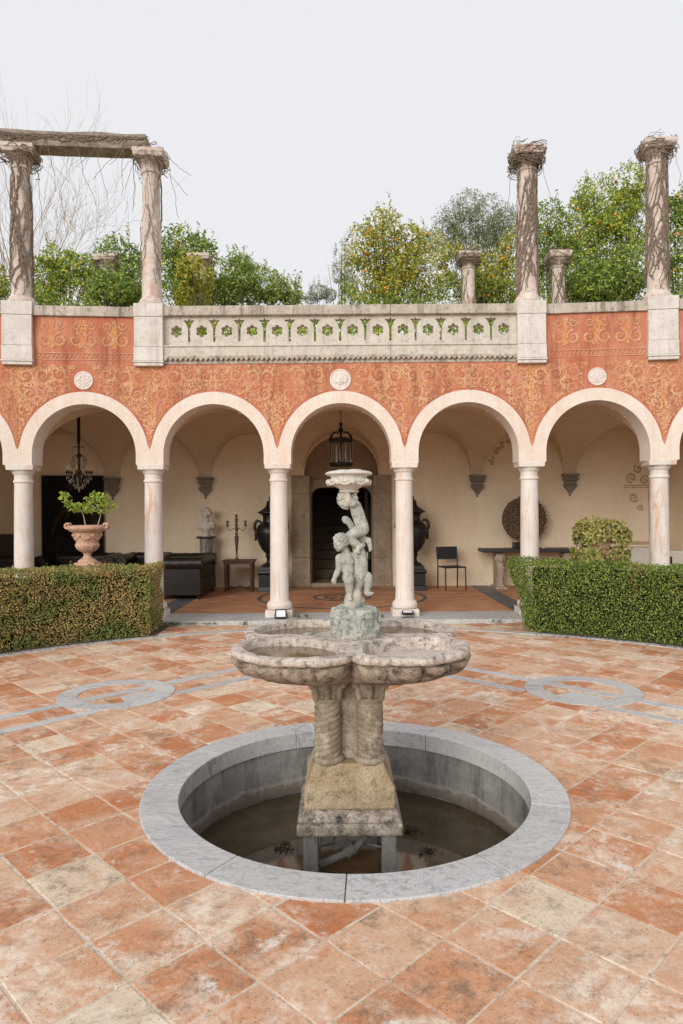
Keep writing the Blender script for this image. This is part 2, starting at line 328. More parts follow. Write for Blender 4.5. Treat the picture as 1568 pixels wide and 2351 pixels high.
M_ROCK = stone('green_crusted_rock', (.36,.385,.34), (.66,.63,.56), (.10,.13,.11), 1.0, 13, .85, .9, .008, .5, None, 120, .6, .5)
m = NT('pond_water', .06, .5); nz = m.noise(3.2, 5, .6); c = m.mix(m.ramp(nz, [(.35,0),(.7,1)]), (.050,.035,.018), (.105,.074,.042))
c = m.mix(m.ramp(m.noise(26, 4, .7), [(.60,0),(.78,.55)]), c, (.15,.11,.065)); m.bump(m.noise(6,2,.5), .03, .004); m.col(c); M_WATER = m.m
m = NT('stagnant_basin_water', .12, .5); nz = m.noise(9, 5, .6); m.col(m.mix(m.ramp(nz, [(.35,0),(.7,1)]), (.10,.065,.03), (.20,.14,.075))); M_BWATER = m.m
M_DRYMUD = stone('dry_basin_bed', (.52,.45,.39), (.62,.55,.49), (.34,.28,.22), .5, 8, .95, .5)
M_TERRA = stone('urn_terracotta', (.56,.30,.19), (.66,.45,.33), (.26,.15,.10), .55, 9, .85, .5, .005, 0, (.68,.55,.46))
M_LEATHER = plain('black_brown_leather', (.014,.009,.007), .42, .35, 0, .4, 8)
M_BLACKIRON = plain('black_iron', (.010,.010,.010), .42, .5, 0, .4, 20)
M_LANTERN = plain('lantern_iron', (.016,.012,.009), .6, .4, 0, .4, 30)
M_WOODOLD = stone('old_carved_wood', (.10,.055,.035), (.17,.10,.07), (.05,.03,.02), .5, 14, .7)
M_DARKWOOD = stone('dark_carved_wood', (.030,.018,.012), (.055,.035,.022), (.01,.008,.006), .5, 24, .6)
M_BEAM = stone('grey_timber', (.24,.195,.15), (.44,.38,.31), (.06,.045,.035), .8, 7, .95, .9, .02)
M_VINE = stone('dry_vine_bark', (.17,.125,.095), (.34,.265,.20), (.06,.045,.035), .5, 30, .95)
M_BARK = stone('tree_bark', (.10,.075,.05), (.17,.13,.09), (.05,.04,.03), .5, 20, .95)
M_BARETWIG = stone('bare_twig_bark', (.36,.29,.20), (.48,.40,.29), (.12,.09,.06), .5, 20, .95)
M_MARBLEWHITE = stone('white_marble', (.60,.54,.47), (.68,.62,.55), (.35,.29,.23), .4, 14, .6, .2)
M_MARBLEVEIN = stone('veined_marble', (.30,.25,.21), (.40,.35,.30), (.035,.028,.025), 1, 5, .4, .1, .004, .9)
M_LION = stone('carved_lion_stone', (.34,.27,.20), (.52,.44,.35), (.12,.09,.07), .7, 14, .9, .6, .01)
M_SLATE = plain('dark_slate', (.035,.034,.036), .45, .45, 0, .3, 12)
M_CHUNK = stone('root_wood', (.22,.135,.085), (.36,.24,.16), (.05,.03,.02), .5, 24, .85)
M_PEWTER = plain('tarnished_pewter', (.16,.12,.085), .38, .5, .8, .3, 20)
M_BRASS = plain('tarnished_brass', (.05,.032,.018), .5, .5, .6, .3, 20)
M_CANDLE = plain('cream_wax', (.55,.46,.34), .6, .3)
m = NT('cut_crystal', .08, .6); m.b.inputs['Transmission Weight'].default_value = .75; m.b.inputs['Base Color'].default_value = (.75,.70,.62,1); M_CRYSTAL = m.m
m = NT('old_glass', .03, .5); m.b.inputs['Transmission Weight'].default_value = 1; m.b.inputs['IOR'].default_value = 1.45; m.b.inputs['Base Color'].default_value = (.93,.92,.88,1); M_GLASS = m.m
M_FLOODBODY = plain('black_aluminium', (.012,.012,.013), .5, .4)
M_FLOODGLASS = plain('white_diffuser', (.74,.77,.80), .2, .5, 0, .02)
M_LINEN = plain('white_linen', (.55,.52,.47), .9, .1, 0, .06, 8)
M_ORANGE = plain('orange_peel', (.75,.26,.02), .5, .4, 0, .2, 9)
M_HEDGE_L = leafmat('box_leaf_browned', [(0,(0.126,0.126,0.042)),(.3,(0.322,0.266,0.091)),(.6,(0.532,0.406,0.154)),(.85,(0.728,0.560,0.238)),(1,(0.504,0.266,0.119))], .2,
                    ([(0,(0.070,0.105,0.028)),(.5,(0.224,0.280,0.070)),(1,(0.504,0.518,0.140))], 3.4, .44))
M_HEDGE_R = leafmat('box_leaf_green', [(0,(0.044,0.069,0.018)),(.4,(0.119,0.188,0.035)),(.8,(0.263,0.362,0.062)),(1,(0.550,0.587,0.138))], .2,
                    ([(0,(0.100,0.106,0.031)),(.5,(0.275,0.263,0.075)),(1,(0.550,0.475,0.163))], 2.6, .56))
M_HCORE = plain('hedge_dark_core', (.020,.018,.009), .95, .1, 0, .5, 40)  # solid near-black core stands in for the hedge's dark inside
M_CITRUS = leafmat('citrus_leaf', [(0,(0.094,0.148,0.027)),(.35,(0.228,0.323,0.047)),(.7,(0.444,0.538,0.081)),(.9,(0.739,0.726,0.121)),(1,(0.800,0.726,0.121))], .35)
M_CITRUS_Y = leafmat('yellowing_citrus_leaf', [(0,(0.099,0.143,0.022)),(.3,(0.275,0.330,0.050)),(.65,(0.528,0.517,0.083)),(.9,(0.726,0.638,0.121)),(1,(0.748,0.528,0.088))], .35)
M_CITRUS_D = leafmat('dark_citrus_leaf', [(0,(0.065,0.114,0.026)),(.45,(0.195,0.293,0.057)),(.85,(0.406,0.504,0.090)),(1,(0.800,0.800,0.146))], .35)
M_STAIR = stone('shaded_stair_stone', (.10,.075,.05), (.16,.12,.08), (.05,.035,.025), .5, 6, .9)  # step colour lowered to carry the dimness inside the doorway
M_STAIRWELL = stone('unlit_stairwell_plaster', (.07,.055,.04), (.10,.08,.06), (.04,.03,.02), .5, 3, .9)  # near-black colour carries the missing light inside the doorway
M_OLIVE = leafmat('olive_leaf', [(0,(.11,.14,.06)),(.5,(.22,.26,.12)),(1,(.42,.44,.24))], .3)
M_OLEANDER = leafmat('oleander_leaf', [(0,(0.103,0.167,0.038)),(.5,(0.270,0.373,0.077)),(.9,(0.515,0.592,0.142)),(1,(0.800,0.747,0.142))], .35)
M_LEMON = leafmat('lemon_leaf', [(0,(0.150,0.250,0.031)),(.5,(0.338,0.450,0.062)),(1,(0.562,0.587,0.125))], .35, None, .4)
M_IVY = leafmat('ivy_leaf', [(0,(.14,.17,.035)),(.4,(.34,.36,.085)),(.8,(.54,.50,.17)),(1,(.50,.30,.13))], .3)
M_WEED = leafmat('weed_blade', [(0,(.05,.10,.015)),(1,(.14,.22,.03))], .3)
M_DEADLEAF = leafmat('dead_leaf', [(0,(.025,.012,.008)),(.6,(.055,.026,.016)),(1,(.13,.06,.03))], .15)

# ================================================================ GROUND AND PLAZA
CX, CY = .06, 4.0                # centre of the round plaza
def annulus(g, r0, r1, z, seg=96, cx=CX, cy=CY, a0=0, a1=2*PI):
    n = seg; full = abs(a1-a0-2*PI) < 1e-6; k = n if full else n+1
    vs = [(cx+r*math.cos(a0+(a1-a0)*i/n), cy+r*math.sin(a0+(a1-a0)*i/n), z) for r in (r0, r1) for i in range(k)]
    fs = [(i, k+i, k+(i+1) % k, (i+1) % k) for i in range(n)]
    return g.add(vs, fs)
g = G(); annulus(g, 1.1, 14, -.03); annulus(g, 14, 600, -.03); struct(g.obj('ground', M_GRAVEL, fix=False))
g = G(); annulus(g, 1.1, 6.9, -.0032); PLAZA = struct(g.obj('plaza_floor', M_GROUT, fix=False))

TP = .312; U0, V0 = .13, .012
def clip(poly, nx, ny, d):
    """keep the side where nx*x + ny*y >= d"""
    out = []
    for i in range(len(poly)):
        a, b = poly[i], poly[(i+1) % len(poly)]; da = a[0]*nx+a[1]*ny-d; db = b[0]*nx+b[1]*ny-d
        if da >= 0: out.append(a)
        if da*db < 0: t = da/(da-db); out.append((a[0]+(b[0]-a[0])*t, a[1]+(b[1]-a[1])*t))
    return out
def tile_geo(g, poly, z=0., tilt=(0,0), c=(0,0)):
    mx_ = sum(p[0] for p in poly)/len(poly); my_ = sum(p[1] for p in poly)/len(poly); n = len(poly)
    def ins(p, k): 
        d = math.hypot(p[0]-mx_, p[1]-my_) or 1; return (p[0]-(p[0]-mx_)/d*k, p[1]-(p[1]-my_)/d*k)
    zt = lambda p, b: z + b + tilt[0]*(p[0]-mx_) + tilt[1]*(p[1]-my_)
    top = [ins(p, .006) for p in poly]; mid = [ins(p, .001) for p in poly]
    vs = [(p[0], p[1], zt(p, 0)) for p in top] + [(p[0], p[1], zt(p, -.0035)) for p in mid] + [(p[0], p[1], z-.03) for p in mid]
    fs = [tuple(range(n))] + [(n+i, n+(i+1) % n, (i+1) % n, i) for i in range(n)] + [(2*n+i, 2*n+(i+1) % n, n+(i+1) % n, n+i) for i in range(n)]
    g.add(vs, fs)
tiles = []
S2 = math.sqrt(.5)
for i in range(-22, 23):
    for j in range(-22, 23):
        u = U0 + (i+.5)*TP; v = V0 + (j+.5)*TP; x = (u-v)*S2; y = (u+v)*S2; r = math.hypot(x, y)
        if r < 1.0 or r > 6.75: continue
        if r > 5.75 and (y < 0 or abs(x) > 2.75 or CY+y > 9.72): continue
        jit = lambda: random.uniform(-.0036, .0036)
        h = TP/2 - .0048; poly = []
        for a, b in ((-1,-1),(1,-1),(1,1),(-1,1)):
            uu = u + a*h + jit(); vv_ = v + b*h + jit(); poly.append(((uu-vv_)*S2, (uu+vv_)*S2))
        cut = False
        if r < 1.45: q = clip(poly, x/r, y/r, 1.13); cut = len(q) != len(poly) or q != poly; poly = q
        if r > 5.75 and CY+y > 9.5: q = clip(poly, 0, -1, -(9.755-CY)); poly = q
        if len(poly) < 3: continue
        area = abs(sum(poly[k][0]*poly[(k+1) % len(poly)][1]-poly[(k+1) % len(poly)][0]*poly[k][1] for k in range(len(poly))))/2
        if area < .003: continue
        X, Y = CX+x, CY+y; vis = abs(X) < .52*Y+.22 and Y > 1.9
        tiles.append((Y if vis else 99+r, X, Y, [(CX+p[0], CY+p[1]) for p in poly]))
tiles.sort(key=lambda t: t[0])
rest = G()
for k, (dd, X, Y, poly) in enumerate(tiles):
    z = random.uniform(-.0012, .0016); tl = (random.uniform(-.006,.006), random.uniform(-.006,.006))
    if k < 300:
        g = G(); tile_geo(g, [(p[0]-X, p[1]-Y) for p in poly], z, tl); g.obj('paving_tile', M_TILE, PLAZA, (X, Y, 0), fix=False)
    else: tile_geo(rest, poly, z, tl)
rest.obj('paving_tile_field', M_TILE, PLAZA, fix=False, kind='stuff')

def slab2d(poly, z0, z1, name, mat, parent, ins=.004):
    g = G(); n = len(poly); mx_ = sum(p[0] for p in poly)/n; my_ = sum(p[1] for p in poly)/n
    g.prism(poly, lambda p: (p[0], p[1], z0), lambda p: (p[0], p[1], z1))
    return g.obj(name, mat, parent, fix=True)
def arc_poly(r0, r1, a0, a1, cx, cy, n=10):
    return [(cx+r1*math.cos(a0+(a1-a0)*i/n), cy+r1*math.sin(a0+(a1-a0)*i/n)) for i in range(n+1)] + \
           [(cx+r0*math.cos(a1+(a0-a1)*i/n), cy+r0*math.sin(a1+(a0-a1)*i/n)) for i in range(n+1)]
# marble ribbons of the inlaid square, broken by a looped knot in the middle of each side
def uv(u, v): return (CX+(u-v)*S2, CY+(u+v)*S2)
BW = .052
for side in (0, 1):
    def pt(a, d): return uv(d, a) if side else uv(a, d)   # a along the side, d distance from the centre
    for d, gap in ((2.93, 0), (2.545, .36)):
        a = -2.9
        while a < 2.9:
            b = min(a + random.uniform(.55, .95), 2.9)
            segs = [(a, b)]
            if gap: segs = [(lo, hi) for lo, hi in ((a, min(b, -gap)), (max(a, gap), b)) if hi-lo > .03]
            for lo, hi in segs:
                slab2d([pt(lo+.0015, d-BW), pt(hi-.0015, d-BW), pt(hi-.0015, d+BW), pt(lo+.0015, d+BW)], -.02, .0062, 'marble_strip', M_MARBLE, PLAZA)
            a = b
    kc = (0, 2.92)
    for i in range(6):
        a0 = 2*PI*i/6 + .3; a1 = a0 + 2*PI/6 - .006
        slab2d([pt(kc[0]+r*math.cos(a), kc[1]+r*math.sin(a)) for r, aa in ((.5, [a0+(a1-a0)*t/8 for t in range(9)]), (.335, [a1+(a0-a1)*t/8 for t in range(9)])) for a in aa],
               -.02, .0090, 'marble_loop_piece', M_MARBLE, PLAZA)
    # solid fill on the inner side of the knot, towards the building
    sg = -1 if side else 1
    ang = [(-PI/2 + sg*t*1.05/8) for t in range(-2, 9)]
    pl = [pt(kc[0]+.34*math.cos(a), kc[1]+.34*math.sin(a)) for a in ang] + [pt(kc[0]+.10*math.cos(a), kc[1]+.10*math.sin(a)-.02) for a in ang[::-1]]
    slab2d(pl, -.02, .0075, 'marble_knot_fill', M_MARBLE, PLAZA)
# marble edging round the plaza
na = 44
for i in range(na):
    a0 = 2*PI*i/na; 
    slab2d(arc_poly(5.385, 5.50, a0+.0006, a0+2*PI/na-.0006, CX, CY, 4), -.02, .008, 'marble_edging', M_MARBLE, PLAZA)

# ================================================================ SUNKEN POOL
POOL = thing('fountain_pool', 'round sunken pool with grey marble rim and murky brown water', 'pool', (CX, CY, 0))
joints = [-1.62, -.98, -.30, .33, 1.02, 1.42, 1.98, 2.62, 3.14, 3.66, 4.12]
for i, a in enumerate(joints):
    a1 = joints[(i+1) % len(joints)] + (2*PI if i == len(joints)-1 else 0)
    g = G(); P = arc_poly(.998, 1.205, a+.0022, a1-.0022, 0, 0, 14)
    dz = random.uniform(-.001, .0015); n = len(P)
    g.prism(P, lambda p: (p[0], p[1], -.10), lambda p: (p[0], p[1], .012+dz))
    g.obj('coping_slab', M_MARBLE, POOL, bevel=.004)
g = G(); seg = 96; prof = [(1.012,-.098),(1.016,-.30),(1.02,-.62),(0.02,-.64)]
vs = [(r*math.cos(2*PI*i/seg), r*math.sin(2*PI*i/seg), z) for r, z in prof for i in range(seg)]
g.add(vs, [(k*seg+i, k*seg+(i+1) % seg, (k+1)*seg+(i+1) % seg, (k+1)*seg+i) for k in range(3) for i in range(seg)])
g.obj('pool_wall', M_POOLWALL, POOL, fix=False, smooth=True)
g = G(); vs = [(1.015*math.cos(2*PI*i/seg), 1.015*math.sin(2*PI*i/seg), -.425) for i in range(seg)]; g.add(vs, [tuple(range(seg))])
g.obj('water', M_WATER, POOL, fix=False)
g = G()   # crust of dried scum where the water meets the wall
for i in range(160):
    a = 2*PI*i/160; b = 2*PI*(i+1)/160; h1 = .010+.008*abs(math.sin(i*.37)+math.sin(i*.61))
    g.add([(1.013*math.cos(a),1.013*math.sin(a),-.43),(1.013*math.cos(b),1.013*math.sin(b),-.43),(1.006*math.cos(b),1.006*math.sin(b),-.425+h1),(1.006*math.cos(a),1.006*math.sin(a),-.425+h1)],[(0,1,2,3)])
g.obj('scum_line', M_CONCRETE, POOL, fix=False, kind='stuff')
def leaf_quads(g, pts, nrm, L, W, fold=.25, twist=None):
    """one folded rhombus leaf at each point; nrm is the rough facing of the leaf"""
    n = len(pts); pts = np.asarray(pts); nrm = np.asarray(nrm, dtype=float)
    nrm /= np.linalg.norm(nrm, axis=1)[:,None]+1e-9
    t = rng.normal(size=(n,3)) if twist is None else twist + rng.normal(size=(n,3))*.45
    t -= nrm*(t*nrm).sum(1)[:,None]; t /= np.linalg.norm(t, axis=1)[:,None]+1e-9
    b = np.cross(nrm, t); L = np.asarray(L)[:,None]; W = np.asarray(W)[:,None]
    v = np.stack([pts - t*L/2, pts - b*W/2 + nrm*W*fold + t*L*.06, pts + t*L/2, pts + b*W/2 + nrm*W*fold + t*L*.06], 1).reshape(-1,3)
    g.add([tuple(p) for p in v], [(4*i, 4*i+1, 4*i+2, 4*i+3) for i in range(n)])
for (a, b, lab) in ((-.34,-.22,'clump of dead leaves floating left of the fountain legs'), (.36,.33,'dark leaf clump floating right of pedestal, farther one'), (.45,.06,'dark leaf clump floating right of pedestal, nearer one'),
                    (.32,-.48,'reddish leaf litter beside the right fountain leg'), (-.42,.12,'small dead leaf clump near the left pool wall')):
    g = G(); n = 46; p = np.c_[rng.normal(a,.030,n), rng.normal(b,.026,n), -.423+rng.uniform(0,.008,n)]
    leaf_quads(g, p, rng.normal(size=(n,3))*.5+[0,0,1], rng.uniform(.012,.036,n), rng.uniform(.008,.018,n))
    tag(g.obj('leaf_clump', M_DEADLEAF, None, (CX, CY, 0), fix=False), lab, 'leaves', 'dead leaves in the pool')
g = G(); g.tube([(0,0,-.43),(.004,0,-.40),(.012,.004,-.37)], .0025, 4); o1 = thing('sprout', 'green sprout growing from the pool edge at right', 'weed', (CX+.80, CY-.06, 0))
g.obj('stem', M_WEED, o1); g = G(); leaf_quads(g, [(.0,0,-.36),(.02,0,-.35),(.01,.01,-.335)], [(0,-1,.3)]*3, [.06,.05,.05], [.03,.03,.025]); g.obj('leaf', M_WEED, o1, fix=False)

# ================================================================ THE ARCADE BUILDING
B = 1.872; Y0 = 10.05           # bay width; depth of the wall face
SEG = [(-3.5*B, R(-10)), (-2.5*B, R(-5)), (-1.5*B, 0), (1.5*B, R(5)), (2.5*B, R(10)), (3.6*B, None)]
_pts = {}
def _build():
    # start points of each segment, outward from the straight middle
    p = {2: (-1.5*B, Y0), 3: (1.5*B, Y0)}
    a = SEG[3][1]; p[4] = (p[3][0]+B*math.cos(a), p[3][1]-B*math.sin(a))
    a = SEG[1][1]; p[1] = (p[2][0]-B*math.cos(a), p[2][1]+B*math.sin(a))
    a = SEG[0][1]; p[0] = (p[1][0]-B*math.cos(a), p[1][1]+B*math.sin(a))
    return p
SP = _build()
def W(s, n, z):
    """building coordinates (along the wall, back from its face, up) to the world"""
    k = 0
    for i in range(5):
        if s >= SEG[i][0]-1e-9: k = i
    s0, a = SEG[k]; s1 = SEG[k+1][0] if k < 4 else 3.6*B; L = s1-s0; t = s-s0; f = t/L
    x0, y0 = SP[k]
    return (x0 + t*math.cos(a), y0 - t*math.sin(a) + n, z)
def ang(s):
    k = 0
    for i in range(5):
        if s > SEG[i][0]+1e-6: k = i
    a = SEG[k][1]
    for i in range(1, 5):
        if abs(s-SEG[i][0]) < 1e-6: a = (SEG[i-1][1]+SEG[i][1])/2
    return -a
def s_at(xp, n):
    lo, hi = -3.5*B, 3.6*B
    for _ in range(50):
        mid = (lo+hi)/2; p = W(mid, n, 0)
        if 784+p[0]/p[1]*FPX < xp: lo = mid
        else: hi = mid
    return lo
ZF = .06; ZI = 2.317; ZC = 2.464; RI = .736; RO = .916; TH = .34; NB = 4.1
BLD = thing('arcade_building', 'arcaded loggia with red frescoed walls, white arches and stone columns', 'building', (0, Y0, 0))
BP = (0, -Y0, 0)
def bpart(g, name, mat, parent=None, **k):
    o = g.obj(name, mat, parent or BLD, warp=k.pop('warp', W), **k)
    if parent is None: o.matrix_parent_inverse = Matrix.Translation(BP)
    return o
BAYS = range(-3, 4)
for k in BAYS:
    c = k*B; wing = abs(k) >= 2; top = 4.5 if wing else 3.83
    na = 40; hb = B/2
    # red wall over the arch
    g = G(); Ain = []; Bout = []
    for i in range(na+1):
        th = PI*i/na; ca, sa = math.cos(th), math.sin(th); Ain.append((c+(RO-.004)*ca, ZC+(RO-.004)*sa))
        tx = hb/abs(ca) if abs(ca) > 1e-6 else 9e9; tz = (top-ZC)/sa if sa > 1e-6 else 9e9; t = min(tx, tz)
        Bout.append((c+t*ca, ZC+t*sa))
    for i in range(na):
        # keep the two top corners of the bay
        q = [Ain[i], Bout[i], Bout[i+1], Ain[i+1]]
        if abs(Bout[i][0]-c) > hb-1e-6 and abs(Bout[i+1][0]-c) < hb-1e-6: q = [Ain[i], Bout[i], (c+hb, top), Bout[i+1], Ain[i+1]]
        if abs(Bout[i][0]-c) < hb-1e-6 and abs(Bout[i+1][0]-c) > hb-1e-6: q = [Ain[i], Bout[i], (c-hb, top), Bout[i+1], Ain[i+1]]
        g.add([(p[0], 0, p[1]) for p in q], [tuple(range(len(q)))])
    bpart(g, 'frescoed_wall', M_RED, fix=False)
    # plaster arch band, stilted on the imposts, with its soffit
    g = G(); prof = [(c-s_*0, 0) for s_ in (1,)]
    path = [(1, -.147+.0*i) for i in range(1)]
    ip = [(c+RI, ZI)] + [(c+RI*math.cos(PI*i/na), ZC+RI*math.sin(PI*i/na)) for i in range(na+1)] + [(c-RI, ZI)]
    hw = hb-.0005
    op = [(c+hw, ZI)] + [(c+(math.copysign(hw, math.cos(PI*i/na)) if RO*math.sin(PI*i/na) < .08 else RO*math.cos(PI*i/na)), ZC+RO*math.sin(PI*i/na)) for i in range(na+1)] + [(c-hw, ZI)]
    f0 = -.014; n_ = len(ip)
    vs = [(p[0], f0, p[1]) for p in ip] + [(p[0], f0, p[1]) for p in op] + [(p[0], TH, p[1]) for p in ip] + [(p[0], TH, p[1]) for p in op]
    fs = []
    for i in range(n_-1):
        fs += [(i, i+1, n_+i+1, n_+i), (i, 2*n_+i, 2*n_+i+1, i+1), (n_+i, n_+i+1, 3*n_+i+1, 3*n_+i), (2*n_+i, 3*n_+i, 3*n_+i+1, 2*n_+i+1)]
    g.add(vs, fs); bpart(g, 'arch', M_PLASTER_W, fix=True, smooth=True, angle=35)
    # back of the spandrel so that no light leaks
    g = G(); g.box(c-hb, c+hb, .30, .33, ZC+RI+.02, 3.9); 
    for sg in (-1, 1):
        for i in range(6):
            th = PI/2*(i+.5)/6; x1 = RI*math.cos(th)+.05; g.box(c+sg*x1, c+sg*hb, .302, .328, ZC+RI*math.sin(PI/2*i/6), ZC+RI*math.sin(PI/2*(i+1)/6)) if x1 < hb else None
    bpart(g, 'spandrel_backing', M_PLASTER)
# columns
def lathe_col(prof, seg=32): return prof
cb = bpy.data.objects.new('column', None); COL.objects.link(cb); cb.parent = BLD
g = G(); g.fr(0,0,ZF,ZF+.10,.198,.198,.195,.195); g.lathe([(.150,.10),(.178,.112),(.188,.14),(.190,.165),(.180,.195),(.160,.215),(.150,.222)], (0,0,ZF), 32); b_ = g.obj('base', M_COLUMN, cb, smooth=True, bevel=.006)
g = G(); z1 = ZI-.26; g.lathe([(.150,ZF+.222),(.140,ZF+.25),(.1375,ZF+.4),(.135,1.0),(.130,1.7),(.1255,z1)], (0,0,0), 36); g.obj('shaft', M_COLUMN, cb, smooth=True)
g = G(); g.lathe([(.126,z1),(.138,z1+.008),(.142,z1+.025),(.136,z1+.04),(.128,z1+.048),(.126,z1+.10),(.130,z1+.125),(.146,z1+.135),(.150,z1+.15),(.160,z1+.165),(.172,z1+.187),(.176,z1+.19)], (0,0,0), 36)
g.fr(0,0,ZI-.072,ZI,.186,.186,.193,.193); g.obj('capital', M_COLUMN, cb, smooth=True, bevel=.004)
first = True
for k in (-3.5,-2.5,-1.5,-.5,.5,1.5,2.5,3.5):
    s = max(-3.499*B, k*B); p = W(s, TH/2, 0); o = cb if first else copy_tree(cb, BLD); first = False
    o.matrix_parent_inverse = Matrix.Translation(BP); o.location = (p[0], p[1], 0); o.rotation_euler = (0, 0, ang(s))
# step slabs and floor
def strip(s0, s1, n0, n1, z0, z1):
    g = G(); cuts = [s0]+[q for q in (-2.5*B,-1.5*B,1.5*B,2.5*B) if s0 < q < s1]+[s1]
    for i in range(len(cuts)-1): g.box(cuts[i], cuts[i+1], n0, n1, z0, z1)
    return g
s = -3.5*B
while s < 3.5*B-.05:
    e = min(s+random.choice((.62,.9,1.1,.75)), 3.5*B)
    bpart(strip(s+.002, e-.002, -.30, .46, -.02, ZF), 'step_slab', M_MARBLE); s = e
g = G(); 
for s0, s1 in ((-3.5*B,-2.5*B),(-2.5*B,-1.5*B),(-1.5*B,1.5*B),(1.5*B,2.5*B),(2.5*B,3.5*B)): g.box(s0, s1, .46, NB+.35, -.02, ZF-.003)
bpart(g, 'loggia_floor', M_CORR)
for k in (-2.5,-1.5, 1.5, 2.5):
    for i in range(6):
        n0 = .47+i*.6; bpart(strip(k*B-.17, k*B+.17, n0, min(n0+.597, NB), ZF-.02, ZF+.002), 'floor_strip', M_MARBLE_D)
for r0, r1 in ((1.46,1.53),(.47,.53),(.30,.34)):
    g = G(); cy = 12.4
    vs = [(r*math.cos(2*PI*i/72), cy+r*math.sin(2*PI*i/72), ZF+.0015) for r in (r0, r1) for i in range(72)]
    g.add(vs, [(i, 72+i, 72+(i+1) % 72, (i+1) % 72) for i in range(72)]); bpart(g, 'floor_ring', M_MARBLE_D, warp=None, fix=False)
g = G()
for i in range(8):
    a = 2*PI*i/8; g.add([(0.05*math.cos(a-.5), 12.4+.05*math.sin(a-.5), ZF+.002),(.29*math.cos(a-.12),12.4+.29*math.sin(a-.12),ZF+.002),(.29*math.cos(a+.12),12.4+.29*math.sin(a+.12),ZF+.002)],[(0,1,2)])
bpart(g, 'floor_star', M_MARBLE_D, warp=None, fix=False)
# vault: a barrel along the loggia cut by a lunette over every bay, front and back
def vz(s, n):
    c = round(s/B)*B; d = abs(s-c); h = (NB-TH)/2; m_ = (NB+TH)/2
    q = max(0, 1-((n-m_)/h)**2); zb = 2.33 + 1.08*math.sqrt(q)**1.0
    e = min(n-TH, NB-n); rise = .10*min(1, max(0, e)/1.2)
    zl = ZC - .03 + rise + math.sqrt(max(0, .785**2-d*d)) if d < .785 else 0
    return max(zb, zl)
ss = np.linspace(-3.5*B, 3.5*B, 421); nn = np.concatenate([np.linspace(TH, TH+.25, 9)[:-1], np.linspace(TH+.25, NB-.25, 40)[:-1], np.linspace(NB-.25, NB, 9)])
g = G(); vs = [(s, n, vz(s, n)) for s in ss for n in nn]; K = len(nn)
g.add(vs, [(i*K+j, i*K+j+1, (i+1)*K+j+1, (i+1)*K+j) for i in range(len(ss)-1) for j in range(K-1)])
bpart(g, 'vault', M_VAULT, fix=False, smooth=True, angle=25)
for k in BAYS:                                             # rear wall, one field to a bay
    c = k*B; g = G()
    cuts = [c-B/2, c+B/2]
    if k == 0:
        # arched recess round the doorway
        ra = .77; zc2 = ZC-.05
        A = [(ra, ZF)]+[(ra*math.cos(PI*i/24), zc2+ra*math.sin(PI*i/24)) for i in range(25)]+[(-ra, ZF)]
        O = [(B/2, ZF)]+[(B/2*max(-1,min(1,1.6*math.cos(PI*i/24))), zc2+(3.6-zc2)*min(1,1.6*math.sin(PI*i/24))) for i in range(25)]+[(-B/2, ZF)]
        n_ = len(A); g.add([(p[0], NB, p[1]) for p in A]+[(p[0], NB, p[1]) for p in O]+[(p[0], NB+.26, p[1]) for p in A],
              [(i, i+1, n_+i+1, n_+i) for i in range(n_-1)]+[(i, 2*n_+i, 2*n_+i+1, i+1) for i in range(n_-1)])
    else: g.add([(c-B/2, NB, ZF-.01),(c+B/2, NB, ZF-.01),(c+B/2, NB, 3.6),(c-B/2, NB, 3.6)], [(0,1,2,3)])
    bpart(g, 'rear_wall', M_PLASTER, fix=False)
# doorway wall in the recess: opening with rounded shoulders
DW = .63; DT = 2.12
def door_curve(w_, top, r): return [(w_, ZF)]+[(w_-r+r*math.cos(t), top-r+r*math.sin(t)) for t in [PI/2*i/8 for i in range(9)]]+[(-w_+r+r*math.cos(t), top-r+r*math.sin(t)) for t in [PI/2+PI/2*i/8 for i in range(9)]]+[(-w_, ZF)]
I = door_curve(DW, DT, .2)
def ray(p, w_, zt):
    if p[1] <= ZF+1e-6: return (math.copysign(w_, p[0]), ZF)
    dx, dz = p[0], p[1]-1.2; t = min(w_/abs(dx) if abs(dx) > 1e-6 else 9e9, ((zt-1.2)/dz) if dz > 1e-6 else 9e9); return (dx*t, 1.2+dz*t)
g = G(); n_ = len(I); f = NB+.25
O = [(.80, ZF)]+[(.80, ZF+(3.4-ZF)*min(1,i/4)) if i < 5 else (.80-(i-4)*.2, 3.4) for i in range(9)]+[(-.0-(i)*.2, 3.4) if i < 5 else (-.80, 3.4-(i-4)*.8) for i in range(9)]+[(-.80, ZF)]
g.add([(p[0], f, p[1]) for p in I]+[(p[0], f, p[1]) for p in O], [(i, i+1, n_+i+1, n_+i) for i in range(n_-1)])
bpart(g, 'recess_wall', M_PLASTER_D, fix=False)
g = G(); O = door_curve(DW+.15, DT+.16, .3); f = NB+.19
vs = [(p[0], f, p[1]) for p in I]+[(p[0], f, p[1]) for p in O]+[(p[0], f+.5, p[1]) for p in I]+[(p[0], f+.055, p[1]) for p in O]
g.add(vs, [(i, i+1, n_+i+1, n_+i) for i in range(n_-1)]+[(i, 2*n_+i, 2*n_+i+1, i+1) for i in range(n_-1)]+[(n_+i, n_+i+1, 3*n_+i+1, 3*n_+i) for i in range(n_-1)])
bpart(g, 'door_architrave', M_DOORSTONE)
for sg in (-1, 1):
    for z0, z1 in ((ZF,.66),(.665,1.98),(1.985,2.36)):
        g = G(); a, b = sorted((sg*.655, sg*1.03)); g.box(a, b, NB-.05, NB+.2, z0, z1); bpart(g, 'door_jamb_block', M_DOORSTONE, bevel=.006)
g = G(); g.box(-.70, .70, NB-.02, NB+.3, ZF-.02, ZF+.07); bpart(g, 'door_sill', M_DOORSTONE, bevel=.006)
